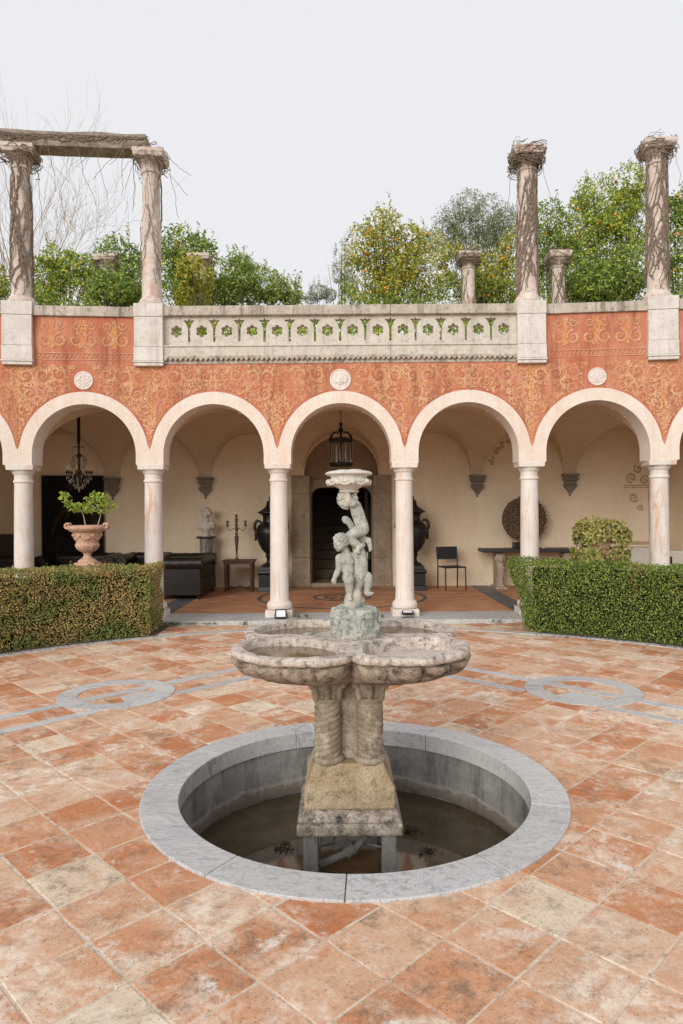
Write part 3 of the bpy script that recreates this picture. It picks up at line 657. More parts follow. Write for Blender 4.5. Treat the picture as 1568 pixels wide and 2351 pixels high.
for i in range(11):                                       # stair behind the door
    g = G(); g.box(-.72, .72, NB+.55+i*.27, NB+.55+(i+1)*.27+.03, ZF, ZF+.10+.185*i); bpart(g, 'stair_step', M_STAIR)
g = G(); 
for sg in (-1, 1): g.box(*sorted((sg*.72, sg*.78)), NB+.30, NB+3.6, ZF, 4.0)
g.box(-.78, .78, NB+3.6, NB+3.7, ZF, 4.0); g.box(-.78, .78, NB+.30, NB+3.6, 2.6, 2.7)
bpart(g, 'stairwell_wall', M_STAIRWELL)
g = G(); g.box(.50, .55, NB+.30, NB+.95, ZF+.08, 2.05); bpart(g, 'door_leaf', M_DARKWOOD)
# corbels under the vault feet
g = G()
for z0, z1, a, d in ((.205,.25,.170,.17),(.165,.20,.145,.14),(.12,.16,.155,.15),(.045,.115,.118,.10),(.01,.04,.135,.125),(-.03,.005,.12,.11)): g.fr(0, -d/2, z0, z1, a-.008, d/2, a, d/2)
g.fr(0,-.045,-.085,-.032,.055,.045,.105,.05); g.fr(0,-.03,-.15,-.085,.018,.02,.055,.04); g.ell((0,-.02,-.18),(.02,.02,.025),seg=8,rings=6)
first = None
for k in (-2.5,-1.5,1.5,2.5):
    p = W(k*B, NB, 0); z = 2.03
    if first is None: first = o = g.obj('corbel', M_CORBEL, BLD, bevel=.006)
    else: o = first.copy(); COL.objects.link(o)
    o.matrix_parent_inverse = Matrix.Translation(BP); o.location = (p[0], p[1], z+.06); o.rotation_euler = (0,0,ang(k*B))
# roof terrace slab, ends, upper wall body
g = G()
for s0, s1 in ((-3.5*B,-2.5*B),(-2.5*B,-1.5*B),(-1.5*B,1.5*B),(1.5*B,2.5*B),(2.5*B,3.5*B)): g.box(s0, s1, .34, NB+.3, 3.75, 4.02)
g.box(-3.5*B-.2, -3.5*B, 0, NB+.3, -.02, 4.0); g.box(3.5*B, 3.58*B, 0, NB+.3, -.02, 4.0)
bpart(g, 'roof_slab', M_PLASTER)

# ---- parapet: wings are solid frescoed panels, the middle a pierced balustrade
HP = .20
for sg in (-1, 1):
    for a, b in ((1.5*B+HP, 2.5*B-HP), (2.5*B+HP, 3.5*B)):
        s0, s1 = sorted((sg*a, sg*b)); g = G(); g.box(s0, s1, -.045, .42, 4.475, 4.62); bpart(g, 'parapet_coping', M_COPING, bevel=.008)
        g = G(); g.box(s0, s1, .30, .36, 3.8, 4.47); bpart(g, 'parapet_back', M_PLASTER)
first = True
for k in (-2.5,-1.5,1.5,2.5):
    s = k*B; a = ang(s); p = W(s, TH/2, 0)
    if first:
        pd = bpy.data.objects.new('pedestal', None); COL.objects.link(pd); pd.parent = BLD
        for nm, h, z0, z1 in (('cap_block',.212,4.475,4.665),('die_block',.206,4.035,4.471),('foot_block',.212,3.83,4.031),('base_moulding',.222,3.80,3.826),('base_moulding',.208,3.755,3.797)):
            g = G(); g.fr(0,-.02,z0,z1,h,h+.03,h,h+.03); g.obj(nm, M_PALE, pd, bevel=.005)
        o = pd; first = False
    else: o = copy_tree(pd, BLD)
    o.matrix_parent_inverse = Matrix.Translation(BP); o.location = (p[0], p[1], 0); o.rotation_euler = (0,0,a)
x0, x1 = -1.5*B+HP+.012, 1.5*B-HP-.012; NM = 14; MW = (x1-x0)/NM
for a, b in ((0,4),(4,9),(9,14)):
    g = G(); g.box(x0+a*MW+.002, x0+b*MW-.002, -.05, .24, 4.495, 4.635); bpart(g, 'balustrade_coping', M_COPING, bevel=.01)
    g = G(); g.box(x0+a*MW+.0015, x0+b*MW-.0015, -.035, .22, 3.90, 4.035); bpart(g, 'balustrade_plinth', M_BAL, bevel=.004)
    g = G(); g.box(x0+a*MW+.0015, x0+b*MW-.0015, -.052, .22, 4.036, 4.058); bpart(g, 'balustrade_fillet', M_BAL, bevel=.006)
    g = G(); g.box(x0+a*MW+.0015, x0+b*MW-.0015, -.060, .20, 3.868, 3.90); g.box(x0+a*MW+.0015, x0+b*MW-.0015, -.012, .20, 3.79, 3.868); bpart(g, 'balustrade_moulding', M_COPING, bevel=.004)
    # pierced slab
    cu = bpy.data.curves.new('c', 'CURVE'); cu.dimensions = '2D'; cu.fill_mode = 'BOTH'; cu.extrude = .06
    def spl(pts):
        sp = cu.splines.new('POLY'); sp.points.add(len(pts)-1)
        for q, p in zip(sp.points, pts): q.co = (p[0], p[1], 0, 1)
        sp.use_cyclic_u = True
    zb, zt = 4.058, 4.495
    L = [(0,.03),(.016,.052),(.028,.056),(.05,.052),(.088,.058),(.062,.078),(.045,.105),(.030,.14),(.020,.17),(.0175,.20),(.0175,.365),(.0,.385)]
    xa, xb = x0+a*MW+.0015, x0+b*MW-.0015       # half a lancet is notched into each slab end that meets a neighbour
    spl([(xa, zb),(xb, zb)]+([(xb-x_, zt-y_) for x_, y_ in L[::-1]] if b < 14 else [])+[(xb, zt),(xa, zt)]+([(xa+x_, zt-y_) for x_, y_ in L] if a > 0 else []))
    for i in range(a, b):
        c = x0+(i+.5)*MW; zc_ = zt-.215
        spl([(c+(.060+.028*abs(math.cos(3*t))**.6)*math.sin(t), zc_+(.060+.028*abs(math.cos(3*t))**.6)*math.cos(t)) for t in [2*PI*q/96 for q in range(96)]])
        if i < b-1 or b == 14 and i < 13 or True:
            e = c+MW/2
            if i == b-1: continue
            pts = [(e+x_, zt-y_) for x_, y_ in L]+[(e-x_, zt-y_) for x_, y_ in L[-2:0:-1]]; spl(pts)
    co = bpy.data.objects.new('t', cu); COL.objects.link(co); dg = bpy.context.evaluated_depsgraph_get(); dg.update()
    me = bpy.data.meshes.new_from_object(co.evaluated_get(dg)); bpy.data.objects.remove(co); bpy.data.curves.remove(cu)
    for v in me.vertices: x_, y_, z_ = v.co; v.co = (x_, Y0+.085+z_*1.0-.0, y_)
    me.name = 'pierced_panel'; me.materials.clear(); o = mobj('pierced_panel', me, M_BAL, BLD); o.matrix_parent_inverse = Matrix.Translation(BP)
    for s_ in (a, b): pass
for e in (4, 9):                                           # lancet openings that fall on the slab joints
    pass
g = None
nz = 70
for i in range(nz):                                        # row of little pendent triangles
    w_ = (x1-x0)/nz; c = x0+(i+.5)*w_; g = G()
    g.prism([(c-w_*.49, 3.868),(c+w_*.49, 3.868),(c, 3.828)], lambda p: (p[0], -.056, p[1]), lambda p: (p[0], -.0125, p[1])); bpart(g, 'pendent_tooth', M_COPING, fix=True)

# ---- painted scrollwork
class Fr:
    def __init__(s): s.L = G(); s.M = G(); s.D = G()
    def rib(s, g, pts, wd, h):
        h += random.uniform(0, .0011)
        vs = []; n = len(pts)
        for k in range(n):
            a = pts[max(k-1,0)]; b = pts[min(k+1,n-1)]; dx, dz = b[0]-a[0], b[1]-a[1]; l = math.hypot(dx,dz) or 1; nx, nz = -dz/l*wd[k]/2, dx/l*wd[k]/2
            vs += [(pts[k][0]+nx, -h, pts[k][1]+nz), (pts[k][0]-nx, -h, pts[k][1]-nz)]
        g.add(vs, [(2*k, 2*k+1, 2*k+3, 2*k+2) for k in range(n-1)])
    def stroke(s, p, a, L, w, bend, ok, col=None):
        pts = []; x, z = p; n = 5
        for k in range(n):
            pts.append((x, z)); x += L/n*math.cos(a); z += L/n*math.sin(a); a += bend/n
        if not all(ok(*q) for q in pts): return
        wd = [w*(.35+1.1*math.sin(PI*min(1,(k+.6)/n))) for k in range(n)]; wd[-1] = w*.15
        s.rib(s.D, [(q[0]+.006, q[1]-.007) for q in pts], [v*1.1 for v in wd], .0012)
        s.rib(col or (s.L if random.random() < .72 else s.M), pts, wd, .0024)
    def scroll(s, c, Rr, a0, d, ok):
        n = 30; turns = 1.55; P = []
        for k in range(n+1):
            t = k/n; r = Rr*(1-.86*t**.85); a = a0+d*turns*2*PI*t; P.append((c[0]+r*math.cos(a), c[1]+r*math.sin(a), a, t))
        w0 = max(.008, Rr*.15); P2 = [p for p in P if ok(p[0], p[1])]
        if len(P2) < len(P): return
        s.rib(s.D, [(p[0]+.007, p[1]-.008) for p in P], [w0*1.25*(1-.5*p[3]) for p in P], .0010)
        s.rib(s.L, [(p[0], p[1]) for p in P], [w0*(1-.55*p[3]) for p in P], .0028)
        m_ = int(13+Rr*80)
        for k in range(m_):
            q = P[int(k/m_*n*.62)]; out = q[2]
            s.stroke((q[0], q[1]), out+d*(1.15), Rr*random.uniform(.36,.6), max(.008, Rr*.11), -d*.9, ok)
            s.stroke((q[0], q[1]), out+d*(PI-1.0), Rr*random.uniform(.24,.42), max(.007, Rr*.10), d*.8, ok)
        for k in range(5):
            a = 2*PI*k/5+a0; s.stroke((c[0], c[1]), a, Rr*.2, Rr*.1, .3, ok, s.M)
    def out(s, tagp):
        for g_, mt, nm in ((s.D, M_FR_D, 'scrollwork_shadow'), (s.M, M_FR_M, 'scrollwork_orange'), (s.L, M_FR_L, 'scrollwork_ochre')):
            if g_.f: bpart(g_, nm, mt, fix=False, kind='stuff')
MZ = 3.545
def frieze(k, seed):
    random.seed(seed); fr = Fr(); med = .20 if k % 2 == 0 else 0; c = k*B
    def ok0(s, z): 
        return -.005 < s < B/2+.05 and z < 3.775 and math.hypot(s, z-ZC) > RO+.025 and (not med or math.hypot(s, z-MZ) > med)
    top = 3.73 if abs(k) < 2 else 3.775
    half = []; tries = 0
    for s_, z_, r_, a_, d_ in ((B/2-.105,2.90,.080,PI/2,1),(B/2-.155,3.10,.115,-PI/2,-1),(B/2-.175,3.345,.120,PI/2,1),(B/2-.125,3.60,.115,-PI/2,-1),(.575,3.61,.135,PI,1),(.335,3.63,.105,0,-1),(.10,3.60,.085,PI/2,1)):
        if all(ok0(s_+r_*math.cos(q), z_+r_*math.sin(q)) for q in [2*PI*t/12 for t in range(12)]): half.append((s_, z_, r_, a_, d_))
    rad = .060
    while rad > .030 and tries < 6000:
        tries += 1; s = random.uniform(.01, B/2); z = random.uniform(2.55, 3.76)
        if all(ok0(s+rad*math.cos(a), z+rad*math.sin(a)) for a in [2*PI*q/12 for q in range(12)]) and all(math.hypot(s-q[0], z-q[1]) > (rad+q[2])*1.0 for q in half):
            half.append((s, z, rad, random.uniform(0, 6.28), random.choice((-1,1))))
        if tries % 90 == 0: rad *= .93
    leaves = []
    for _ in range(1500): leaves.append((random.uniform(0,B/2), random.uniform(2.5,3.77), random.uniform(0,6.28), random.uniform(.03,.075), random.uniform(-1.6,1.6)))
    for sg in (1, -1):
        ok = lambda s, z: ok0(sg*(s-c), z)
        for s, z, r, a, d in half: fr.scroll((c+sg*s, z), r, a if sg > 0 else PI-a, d*sg, ok)
        for s, z, a, L, b in leaves:
            if ok0(s, z) and all(math.hypot(s-q[0], z-q[1]) > q[2]*.9 for q in half):
                for f in (-.5, 0, .5): fr.stroke((c+sg*s, z), (a+f) if sg > 0 else PI-a-f, L*.85, .0095, b*sg, ok)
        ax = c+sg*(B/2-.012)                                # stem of the candelabra on the column axis
        for q in range(22):
            z = 2.66+q*.05; fr.stroke((ax, z), PI/2+sg*.9, .055, .013, -sg*.9, ok); fr.stroke((ax, z+.02), PI/2-sg*.1, .05, .012, 0, ok, fr.M)
    fr.out(k)
for k in BAYS:
    if abs(k) <= 3: frieze(k, 11 if k % 2 == 0 else 23)
def panel(s0, s1, seed):
    random.seed(seed); fr = Fr(); s0 += .07; s1 -= .07; ok = lambda s, z: s0 < s < s1 and 3.97 < z < 4.45
    n = 3; wd = (s1-s0)/n
    for i in range(n):
        c = s0+(i+.5)*wd
        for sg in (-1, 1):
            fr.scroll((c+sg*wd*.25, 4.13), wd*.235, PI/2 if sg > 0 else PI/2, sg, ok); fr.scroll((c+sg*wd*.23, 4.345), wd*.135, 0 if sg > 0 else PI, -sg, ok)
            for _ in range(40): fr.stroke((c+sg*random.uniform(.0,wd*.12), random.uniform(4.0,4.4)), PI/2+sg*random.uniform(-.2,1.2), .07, .012, sg*.8, ok, random.choice((fr.L,fr.M,fr.M)))
    a = s0-.05
    for z in (3.85, 3.945): fr.rib(fr.L, [(s0-.06, z),(s1+.06, z)], [.010,.010], .0028); fr.rib(fr.D, [(s0-.06, z-.009),(s1+.06, z-.009)], [.008,.008], .0012)
    while a < s1+.04:
        fr.rib(fr.L, [(a, 3.865),(a+.018,3.885),(a+.03,3.91),(a+.05,3.93)], [.006,.014,.014,.006], .0026); fr.rib(fr.D, [(a+.012, 3.865),(a+.03,3.885),(a+.042,3.91),(a+.06,3.93)], [.005,.01,.01,.005], .0012); a += .062
    fr.out(0)
for sg in (-1, 1):
    panel(*sorted((sg*(1.5*B+HP), sg*(2.5*B-HP))), 5)
random.seed(99)
# round medallions over alternate arches
for k, r, face in ((-2,.135,0),(0,.158,1),(2,.132,0)):
    g = G(); c = k*B; n = 48
    for (ra, h), (rb, h2) in zip([(r,0.),(r,.012),(r*.97,.018),(r*.86,.018),(r*.82,.011)], [(r,.012),(r*.97,.018),(r*.86,.018),(r*.82,.011),(0.01,.013)]):
        vs = [(c+ra*math.cos(2*PI*i/n), -h, MZ+ra*math.sin(2*PI*i/n)) for i in range(n)]+[(c+rb*math.cos(2*PI*i/n), -h2, MZ+rb*math.sin(2*PI*i/n)) for i in range(n)]
        g.add(vs, [(i, (i+1) % n, n+(i+1) % n, n+i) for i in range(n)])
    md = bpart(g, 'medallion', M_COLUMN, fix=False, smooth=True)
    g = G(); sgn = 1
    g.ell((0,-.012,0),(r*.40,.024,r*.52)); g.ell((0,-.034,-.005),(.010,.014,.026),seg=8,rings=6)
    for e in (-1,1): g.ell((e*.026,-.03,.022),(.014,.008,.007),seg=8,rings=5); g.ell((e*.03,-.022,-.03),(.022,.016,.02),seg=8,rings=6)
    g.ell((0,-.033,-.038),(.02,.008,.006),seg=8,rings=5)
    for q in range(26):
        a = -.5+q/25*(PI+1.0); g.ell((r*.52*math.cos(a), -.014, r*.55*math.sin(a)+.01),(.022,.014,.022),seg=8,rings=5)
    if face:
        me = blend_mesh(g, 'carved_face', .005, 1); p = W(c, 0, MZ); o = mobj('carved_face', me, M_COLUMN, md); o.location = p
    else:
        g = G()
        for q in range(22): a = q*2.4; rr = r*.72*math.sqrt(q/22); g.ell((rr*math.cos(a), -.012, rr*math.sin(a)), (.026,.010,.018), (0, a, 0), 8, 5)
        p = W(c, 0, MZ); o = g.obj('carved_relief', M_COLUMN, md, p, ang(c), smooth=True)
# mural remains on the right-hand rear wall
random.seed(4)
g = G(); fr = Fr(); sA = s_at(1432, NB); sB = 3.5*B-.02
def ribm(pts, wd, h=.002): fr.rib(fr.D, [p for p in pts], wd, h)
for z0 in (2.09, 2.05): ribm([(sA, z0),(sB, z0)], [.022,.022])
ribm([(s_at(1425,NB), .93),(sB, .93)], [.07,.07]); ribm([(s_at(1405,NB), .85),(sB, .85)], [.02,.02]); ribm([(s_at(1395,NB), .60),(sB, .60)], [.02,.02])
ribm([(s_at(1490,NB), 2.04),(s_at(1490,NB), .98)], [.02,.02]); ribm([(s_at(1530,NB)+.05, 2.04),(s_at(1530,NB)+.05, .98)], [.02,.02])
okm = lambda s, z: sA-.3 < s < sB and .3 < z < 3.2
for (xp, z, r) in ((1450,2.25,.10),(1465,2.42,.08),(1480,2.2,.09),(1455,1.85,.09),(1470,1.65,.06),(1550,1.8,.09),(1552,1.55,.08),(1550,1.3,.09),(1552,1.1,.07),(1448,.72,.08),(1475,.72,.08),(1540,.72,.08)):
    fr.scroll((s_at(xp, NB), z), r, random.uniform(0,6), random.choice((-1,1)), okm)
for i in range(24):                                        # acanthus border along the lunette
    a = R(95+i*3.2); c = 2*B; q = (c+.68*math.cos(a), ZC-.03+.68*math.sin(a)); fr.stroke(q, random.uniform(0,6.28), random.uniform(.06,.12), .03, random.uniform(-2,2), lambda s,z: math.hypot(s-c, z-ZC+.03) < .77, fr.D)
for gg in (fr.D, fr.L, fr.M):
    if gg.f:
        gg.v = [(p[0], NB+p[1], p[2]) for p in gg.v]; bpart(gg, 'mural_paint', M_MURAL, fix=False, kind='stuff')
random.seed(12)
# raised garden behind the loggia
g = G(); yb = Y0+NB+.32; g.box(-120, -1, yb, 260, -.5, 4.0); g.box(1, 120, yb, 260, -.5, 4.0); g.box(-1, 1, yb+4, 260, -.5, 4.001); g.box(-1, 1, yb, yb+4, 3.0, 3.999); struct(g.obj('garden_terrace', M_GRASSLAND))

# ================================================================ FOUNTAIN
FX, FY = .032, 4.0
FOUNT = thing('fountain', 'stone fountain with four-lobed basin on clustered twisted columns', 'fountain', (FX, FY, -.43))
FZ = .43                                                   # children are built with z measured from the plaza
def fpart(g, name, mat, **k): return g.obj(name, mat, FOUNT, k.pop('loc', (0, 0, FZ)), **k)
for sx in (-1, 1):
    for sy in (-1, 1):
        g = G(); g.fr(sx*.215, sy*.215, -.62, -.165, .043, .043, .040, .040); fpart(g, 'leg', M_CONCRETE, bevel=.005)
g = G(); g.box(-.29, .29, -.29, .29, -.165, -.098); g.fr(0, 0, -.098, -.035, .285, .285, .262, .262); me = g.mesh('slab')
o = mobj('base_slab', me, M_SLAB, FOUNT, (0, 0, FZ), 0, .014)
def subdiv_rough(g, name, mat, amp, f, voxel=.012, loc=(0,0,FZ), sm=1):
    me = blend_mesh(g, name, voxel, sm); displace(me, lambda c: amp*vnoise(c, f)+amp*.4*vnoise(c+3, f*3)); me.polygons.foreach_set('use_smooth', [True]*len(me.polygons)); return mobj(name, me, mat, FOUNT, loc)
g = G(); g.box(-.25, .25, -.25, .25, -.036, .082); g.fr(0, 0, .075, .20, .25, .25, .19, .19)
for sx in (-1, 1):
    for sy in (-1, 1): g.lathe([(.118,.05),(.118,.115),(.105,.13),(.10,.16)], (sx*.118, sy*.118, 0), 20)
subdiv_rough(g, 'plinth_block', M_PLINTH, .0022, 30, .009)
g = G()
for a in (0, 1): g.ell((0,0,.36),(.105,.105,.32))
g.box(-.105, .105, -.105, .105, .1, .66); subdiv_rough(g, 'pillar_core', M_PILLAR, .004, 25, .012)
for sx in (-1, 1):
    for sy in (-1, 1):
        hand = 1 if sx > 0 else -1; g = G()
        def rad(r, z, a, hand=hand): return r + (.0062*abs(math.sin(PI*(z/.034) + hand*a*2.0))**.6-.003)*(1 if .225 < z < .53 else 0)
        prof = [(.070,.215)]+[(.071+.003*math.sin(PI*(z-.22)/.32), z) for z in np.linspace(.225,.53,110)]+[(.070,.535)]
        g.lathe(prof, (0,0,0), 40, rad); c_ = fpart(g, 'twisted_column', M_PILLAR, loc=(sx*.120, sy*.120, FZ), smooth=True, angle=60)
        g = G(); g.lathe([(.06,.185),(.082,.188),(.093,.20),(.095,.213),(.088,.226),(.072,.232)], (0,0,0), 28); g.obj('base_ring', M_PILLAR, c_, smooth=True)
        g = G(); g.lathe([(.068,.53),(.082,.536),(.086,.548),(.080,.556),(.07,.556)], (0,0,0), 28); g.obj('neck_ring', M_PILLAR, c_, smooth=True)
        g = G(); g.fr(0,0,.552,.655,.055,.055,.075,.075)
        for i in range(8):
            a = PI/4*i; rr = .070 if i % 2 == 0 else .088; ca, sa = math.cos(a), math.sin(a)
            for t in range(6): q = t/5; g.ell((rr*(1+.22*q*q)*ca, rr*(1+.22*q*q)*sa, .558+.075*q), (.017+.004*math.sin(PI*q),.017+.004*math.sin(PI*q),.014), seg=8, rings=6)
            g.ell((rr*1.36*ca, rr*1.36*sa, .628), (.014,.014,.013), seg=8, rings=6)
        for i in range(4): a = PI/4+PI/2*i; g.ell((.125*math.cos(a), .125*math.sin(a), .640), (.020,.020,.020), seg=8, rings=6)
        g.fr(0,0,.645,.662,.098,.098,.100,.100)
        me = blend_mesh(g, 'capital', .0045, 0); displace(me, lambda c: .002*vnoise(c, 70)); mobj('leaf_capital', me, M_PILLAR, c_)
g = G(); g.box(-.19, .19, -.19, .19, .645, .70); fpart(g, 'abacus_slab', M_PILLAR, bevel=.008)
# four-lobed basin: one turned solid whose outline is a quatrefoil
LC, LR = .25, .40; ZB = .875
def quat(a):
    q = ((a-PI/4) % (PI/2)); q = q if q < PI/4 else q-PI/2
    return LC*math.sqrt(2)*math.cos(q) + math.sqrt(LR*LR - 2*LC*LC*math.sin(q)**2)
NA = 320; vs = []; fs = []
def hollow(x, y):
    """depth 0..1 of the four bowls cut in the top"""
    ax, ay = abs(x), abs(y)
    d1 = LR-.066-math.hypot(ax-LC, ay-LC); d2 = ax-.060; d3 = ay-.060; d4 = (ax+ay)*S2-.215
    k = .03; ds = [d1, d2, d3, d4]; mn = -k*math.log(sum(math.exp(-d/k) for d in ds)); t = max(0, min(1, (mn+.004)/.022)); return t*t*(3-2*t)
def ring(fn): 
    for i in range(NA):
        a = 2*PI*i/NA; vs.append(fn(a, quat(a)))
tops = np.concatenate([np.linspace(.02, .955, 120)])
for f in tops: ring(lambda a, q: (f*q*math.cos(a), f*q*math.sin(a), ZB - (.085 if not (math.cos(a) > 0 and math.sin(a) < 0) else .075)*hollow(f*q*math.cos(a), f*q*math.sin(a)) + .002*math.sin(9*a)*f))
def wob(a):
    l_ = (a % (PI/2))/(PI/2); return -.03*math.exp(-((min(l_,1-l_))/.02)**2)+ .004*math.sin(7*a+1)+.003*math.sin(17*a)+.002*math.sin(41*a)
for (f, dz, off) in ((1,.0,-.016),(1,-.004,-.006),(1,-.012,.0),(1,-.024,.001),(1,-.034,-.005),(1,-.040,-.014),(1,-.043,-.026)):
    ring(lambda a, q: ((q*f+off+wob(a))*math.cos(a), (q*f+off+wob(a))*math.sin(a), ZB+dz))
rim_end = len(vs)//NA
for (f, z) in ((.950,-.044),(.956,-.050),(.962,-.060),(.962,-.074),(.953,-.090),(.932,-.107),(.900,-.124),(.850,-.141),(.785,-.158),(.710,-.174),(.63,-.188),(.55,-.200),(.46,-.209),(.36,-.215),(.2,-.217)):
    def fn(a, q, f=f, z=z):
        loc = (a % (PI/2))/(PI/2)                          # gadroons fan out under each lobe
        env = max(0, min(1, (-.046-z)/.014))*max(0, min(1, (z+.214)/.05)); gd = (.075*abs(math.sin(PI*(loc*6+.5*math.sin(6*(loc-.5))*(-z*3))))**.5-.045)*env
        g2 = -.07*math.exp(-((min(loc,1-loc))/.035)**2)*env
        r = q*f*(1+gd*1.6)+g2*.5; return (r*math.cos(a), r*math.sin(a), ZB+z+gd*.25)
    ring(fn)
nr = len(vs)//NA
fs = [(k*NA+i, k*NA+(i+1) % NA, (k+1)*NA+(i+1) % NA, (k+1)*NA+i) for k in range(nr-1) for i in range(NA)]+[tuple(range(NA-1,-1,-1)), tuple((nr-1)*NA+i for i in range(NA))]
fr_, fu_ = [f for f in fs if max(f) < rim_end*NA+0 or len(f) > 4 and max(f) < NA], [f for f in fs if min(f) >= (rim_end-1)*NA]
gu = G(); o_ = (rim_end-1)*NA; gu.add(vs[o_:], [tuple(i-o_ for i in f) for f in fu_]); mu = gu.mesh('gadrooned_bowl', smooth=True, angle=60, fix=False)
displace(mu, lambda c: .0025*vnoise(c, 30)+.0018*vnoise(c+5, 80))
g = G(); g.add(vs[:rim_end*NA], fr_); me = g.mesh('basin', smooth=True, angle=50, fix=False)
displace(me, lambda c: .0022*vnoise(c, 26)+.0016*vnoise(c+5, 70))
BX = .013
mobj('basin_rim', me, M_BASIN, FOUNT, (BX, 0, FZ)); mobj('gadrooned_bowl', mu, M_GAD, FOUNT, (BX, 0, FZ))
for sx, sy, mt, nm, dz in ((-1,-1,M_BWATER,'water',-.044),(-1,1,M_BWATER,'water',-.044),(1,1,M_BWATER,'water',-.044),(1,-1,M_DRYMUD,'dry_bed',-.068)):
    g = G(); P = []
    for i in range(40):
        a = 2*PI*i/40; r = .02
        while r < .40 and hollow(LC+.06+r*math.cos(a), LC+.06+r*math.sin(a)) > .4: r += .004
        P.append((sx*(LC+.06+r*math.cos(a)), sy*(LC+.06+r*math.sin(a)), ZB+dz))
    g.add(P, [tuple(range(40))]); fpart(g, nm, mt, loc=(BX, 0, FZ), fix=False)
g = G(); g.lathe([(.03,0),(.032,.004),(.024,.006),(.02,.002)], (-.25+BX, .06, ZB+.001), 20); fpart(g, 'drain_ring', M_ROCK)
# pipes between the legs
PIPE = thing('water_pipe', 'old grey water pipe with elbow under the fountain slab', 'pipe', (FX, FY, -.43))
g = G(); g.tube([(-.17,-.12,.03),(-.05,-.10,.07),(.02,-.10,.10),(.10,-.06,.17),(.16,-.02,.27)], .022, 10); g.obj('pipe', M_CONCRETE, PIPE, smooth=True)
g = G(); g.tube([(-.02,-.10,.08),(.03,-.095,.115)], .032, 12); g.obj('collar', M_CONCRETE, PIPE, smooth=True)
g = G(); g.tube([(-.18,-.05,.10),(0,-.04,.125),(.18,.0,.07)], .007, 8); g.obj('hose', M_CONCRETE, PIPE, smooth=True)
g = G(); g.tube([(-.10,-.02,.26),(-.08,-.05,.18),(-.10,-.06,.10)], .006, 8); g.obj('hose', M_CONCRETE, PIPE, smooth=True)

# ---- statue of two boys and a dolphin carrying a shell bowl
K = .000476
STX = .074; STAT = thing('statue', 'weathered verdigris statue of two boys and a dolphin carrying a bowl', 'statue', (STX, 4.0, ZB-.004))
class GS(G):
    def cap(s, p0, r0, p1, r1, seg=12): return G.cap(s, p0, r0*.90, p1, r1*.90, seg)
def Q(cx, cy, d=0): return ((cx-490)*K, d, (2232-cy)*K)
g = G(); g.lathe([(.140,0),(.148,.012),(.150,.05),(.150,.06),(.142,.075),(.142,.115),(.148,.125),(.142,.158),(.122,.172),(.05,.176)], (0,0,0), 40, lambda r, z, a: r*(1+.045*math.cos(3*a+1+z*9)+.04*math.cos(5*a+2-z*14)))
me = blend_mesh(g, 'rock', .005, 0); displace(me, lambda c: .009*np.abs(vnoise(c*np.array([1,1,1.5]), 15))-.006+.008*np.abs(vnoise(c+2, 30))+.0025*vnoise(c, 80))
mobj('rock_base', me, M_ROCK, STAT).scale = (.94, .94, 1)
# dolphin: head down, body rising in an S, tail flukes behind the upper boy
g = G()
g.chain([Q(478,1900,-.005),Q(465,1810,-.008),Q(480,1720,0),Q(512,1640,.012),Q(545,1560,-.002),Q(566,1450,-.022),Q(570,1330,-.022),Q(548,1200,-.004),Q(512,1090,.03),Q(490,980,.04),Q(470,900,.04)],
        [.040,.055,.050,.030,.034,.041,.040,.036,.030,.022,.014])
g.ell(Q(395,1855,-.035),(.016,.012,.014)); g.ell(Q(378,1845,-.040),(.008,.008,.008))
for i in range(9):
    a = -1.3+2.6*i/8; g.ell((Q(485,1925)[0]+.042*math.sin(a), -.050*math.cos(a), Q(0,1922)[2]+.004*math.sin(i*2.6)), (.012,.012,.009), seg=8, rings=6)
g.cap(Q(360,1850,-.02), .012, Q(318,1828,-.02), .004); g.cap(Q(590,1800,.0), .012, Q(592,1760,.01), .006)
for i in range(14):                                         # spine ridge
    t = i/13; p = Q(500+90*math.sin(t*2.2)-10, 1180+t*330, -.062+.010*abs(t-.5)); g.ell(p, (.004,.006,.014), seg=6, rings=6)
for i in range(8): g.ell(Q(485+i*1.5, 1900-i*27, -.058+.001*i*i), (.003,.006,.008), seg=6, rings=5)
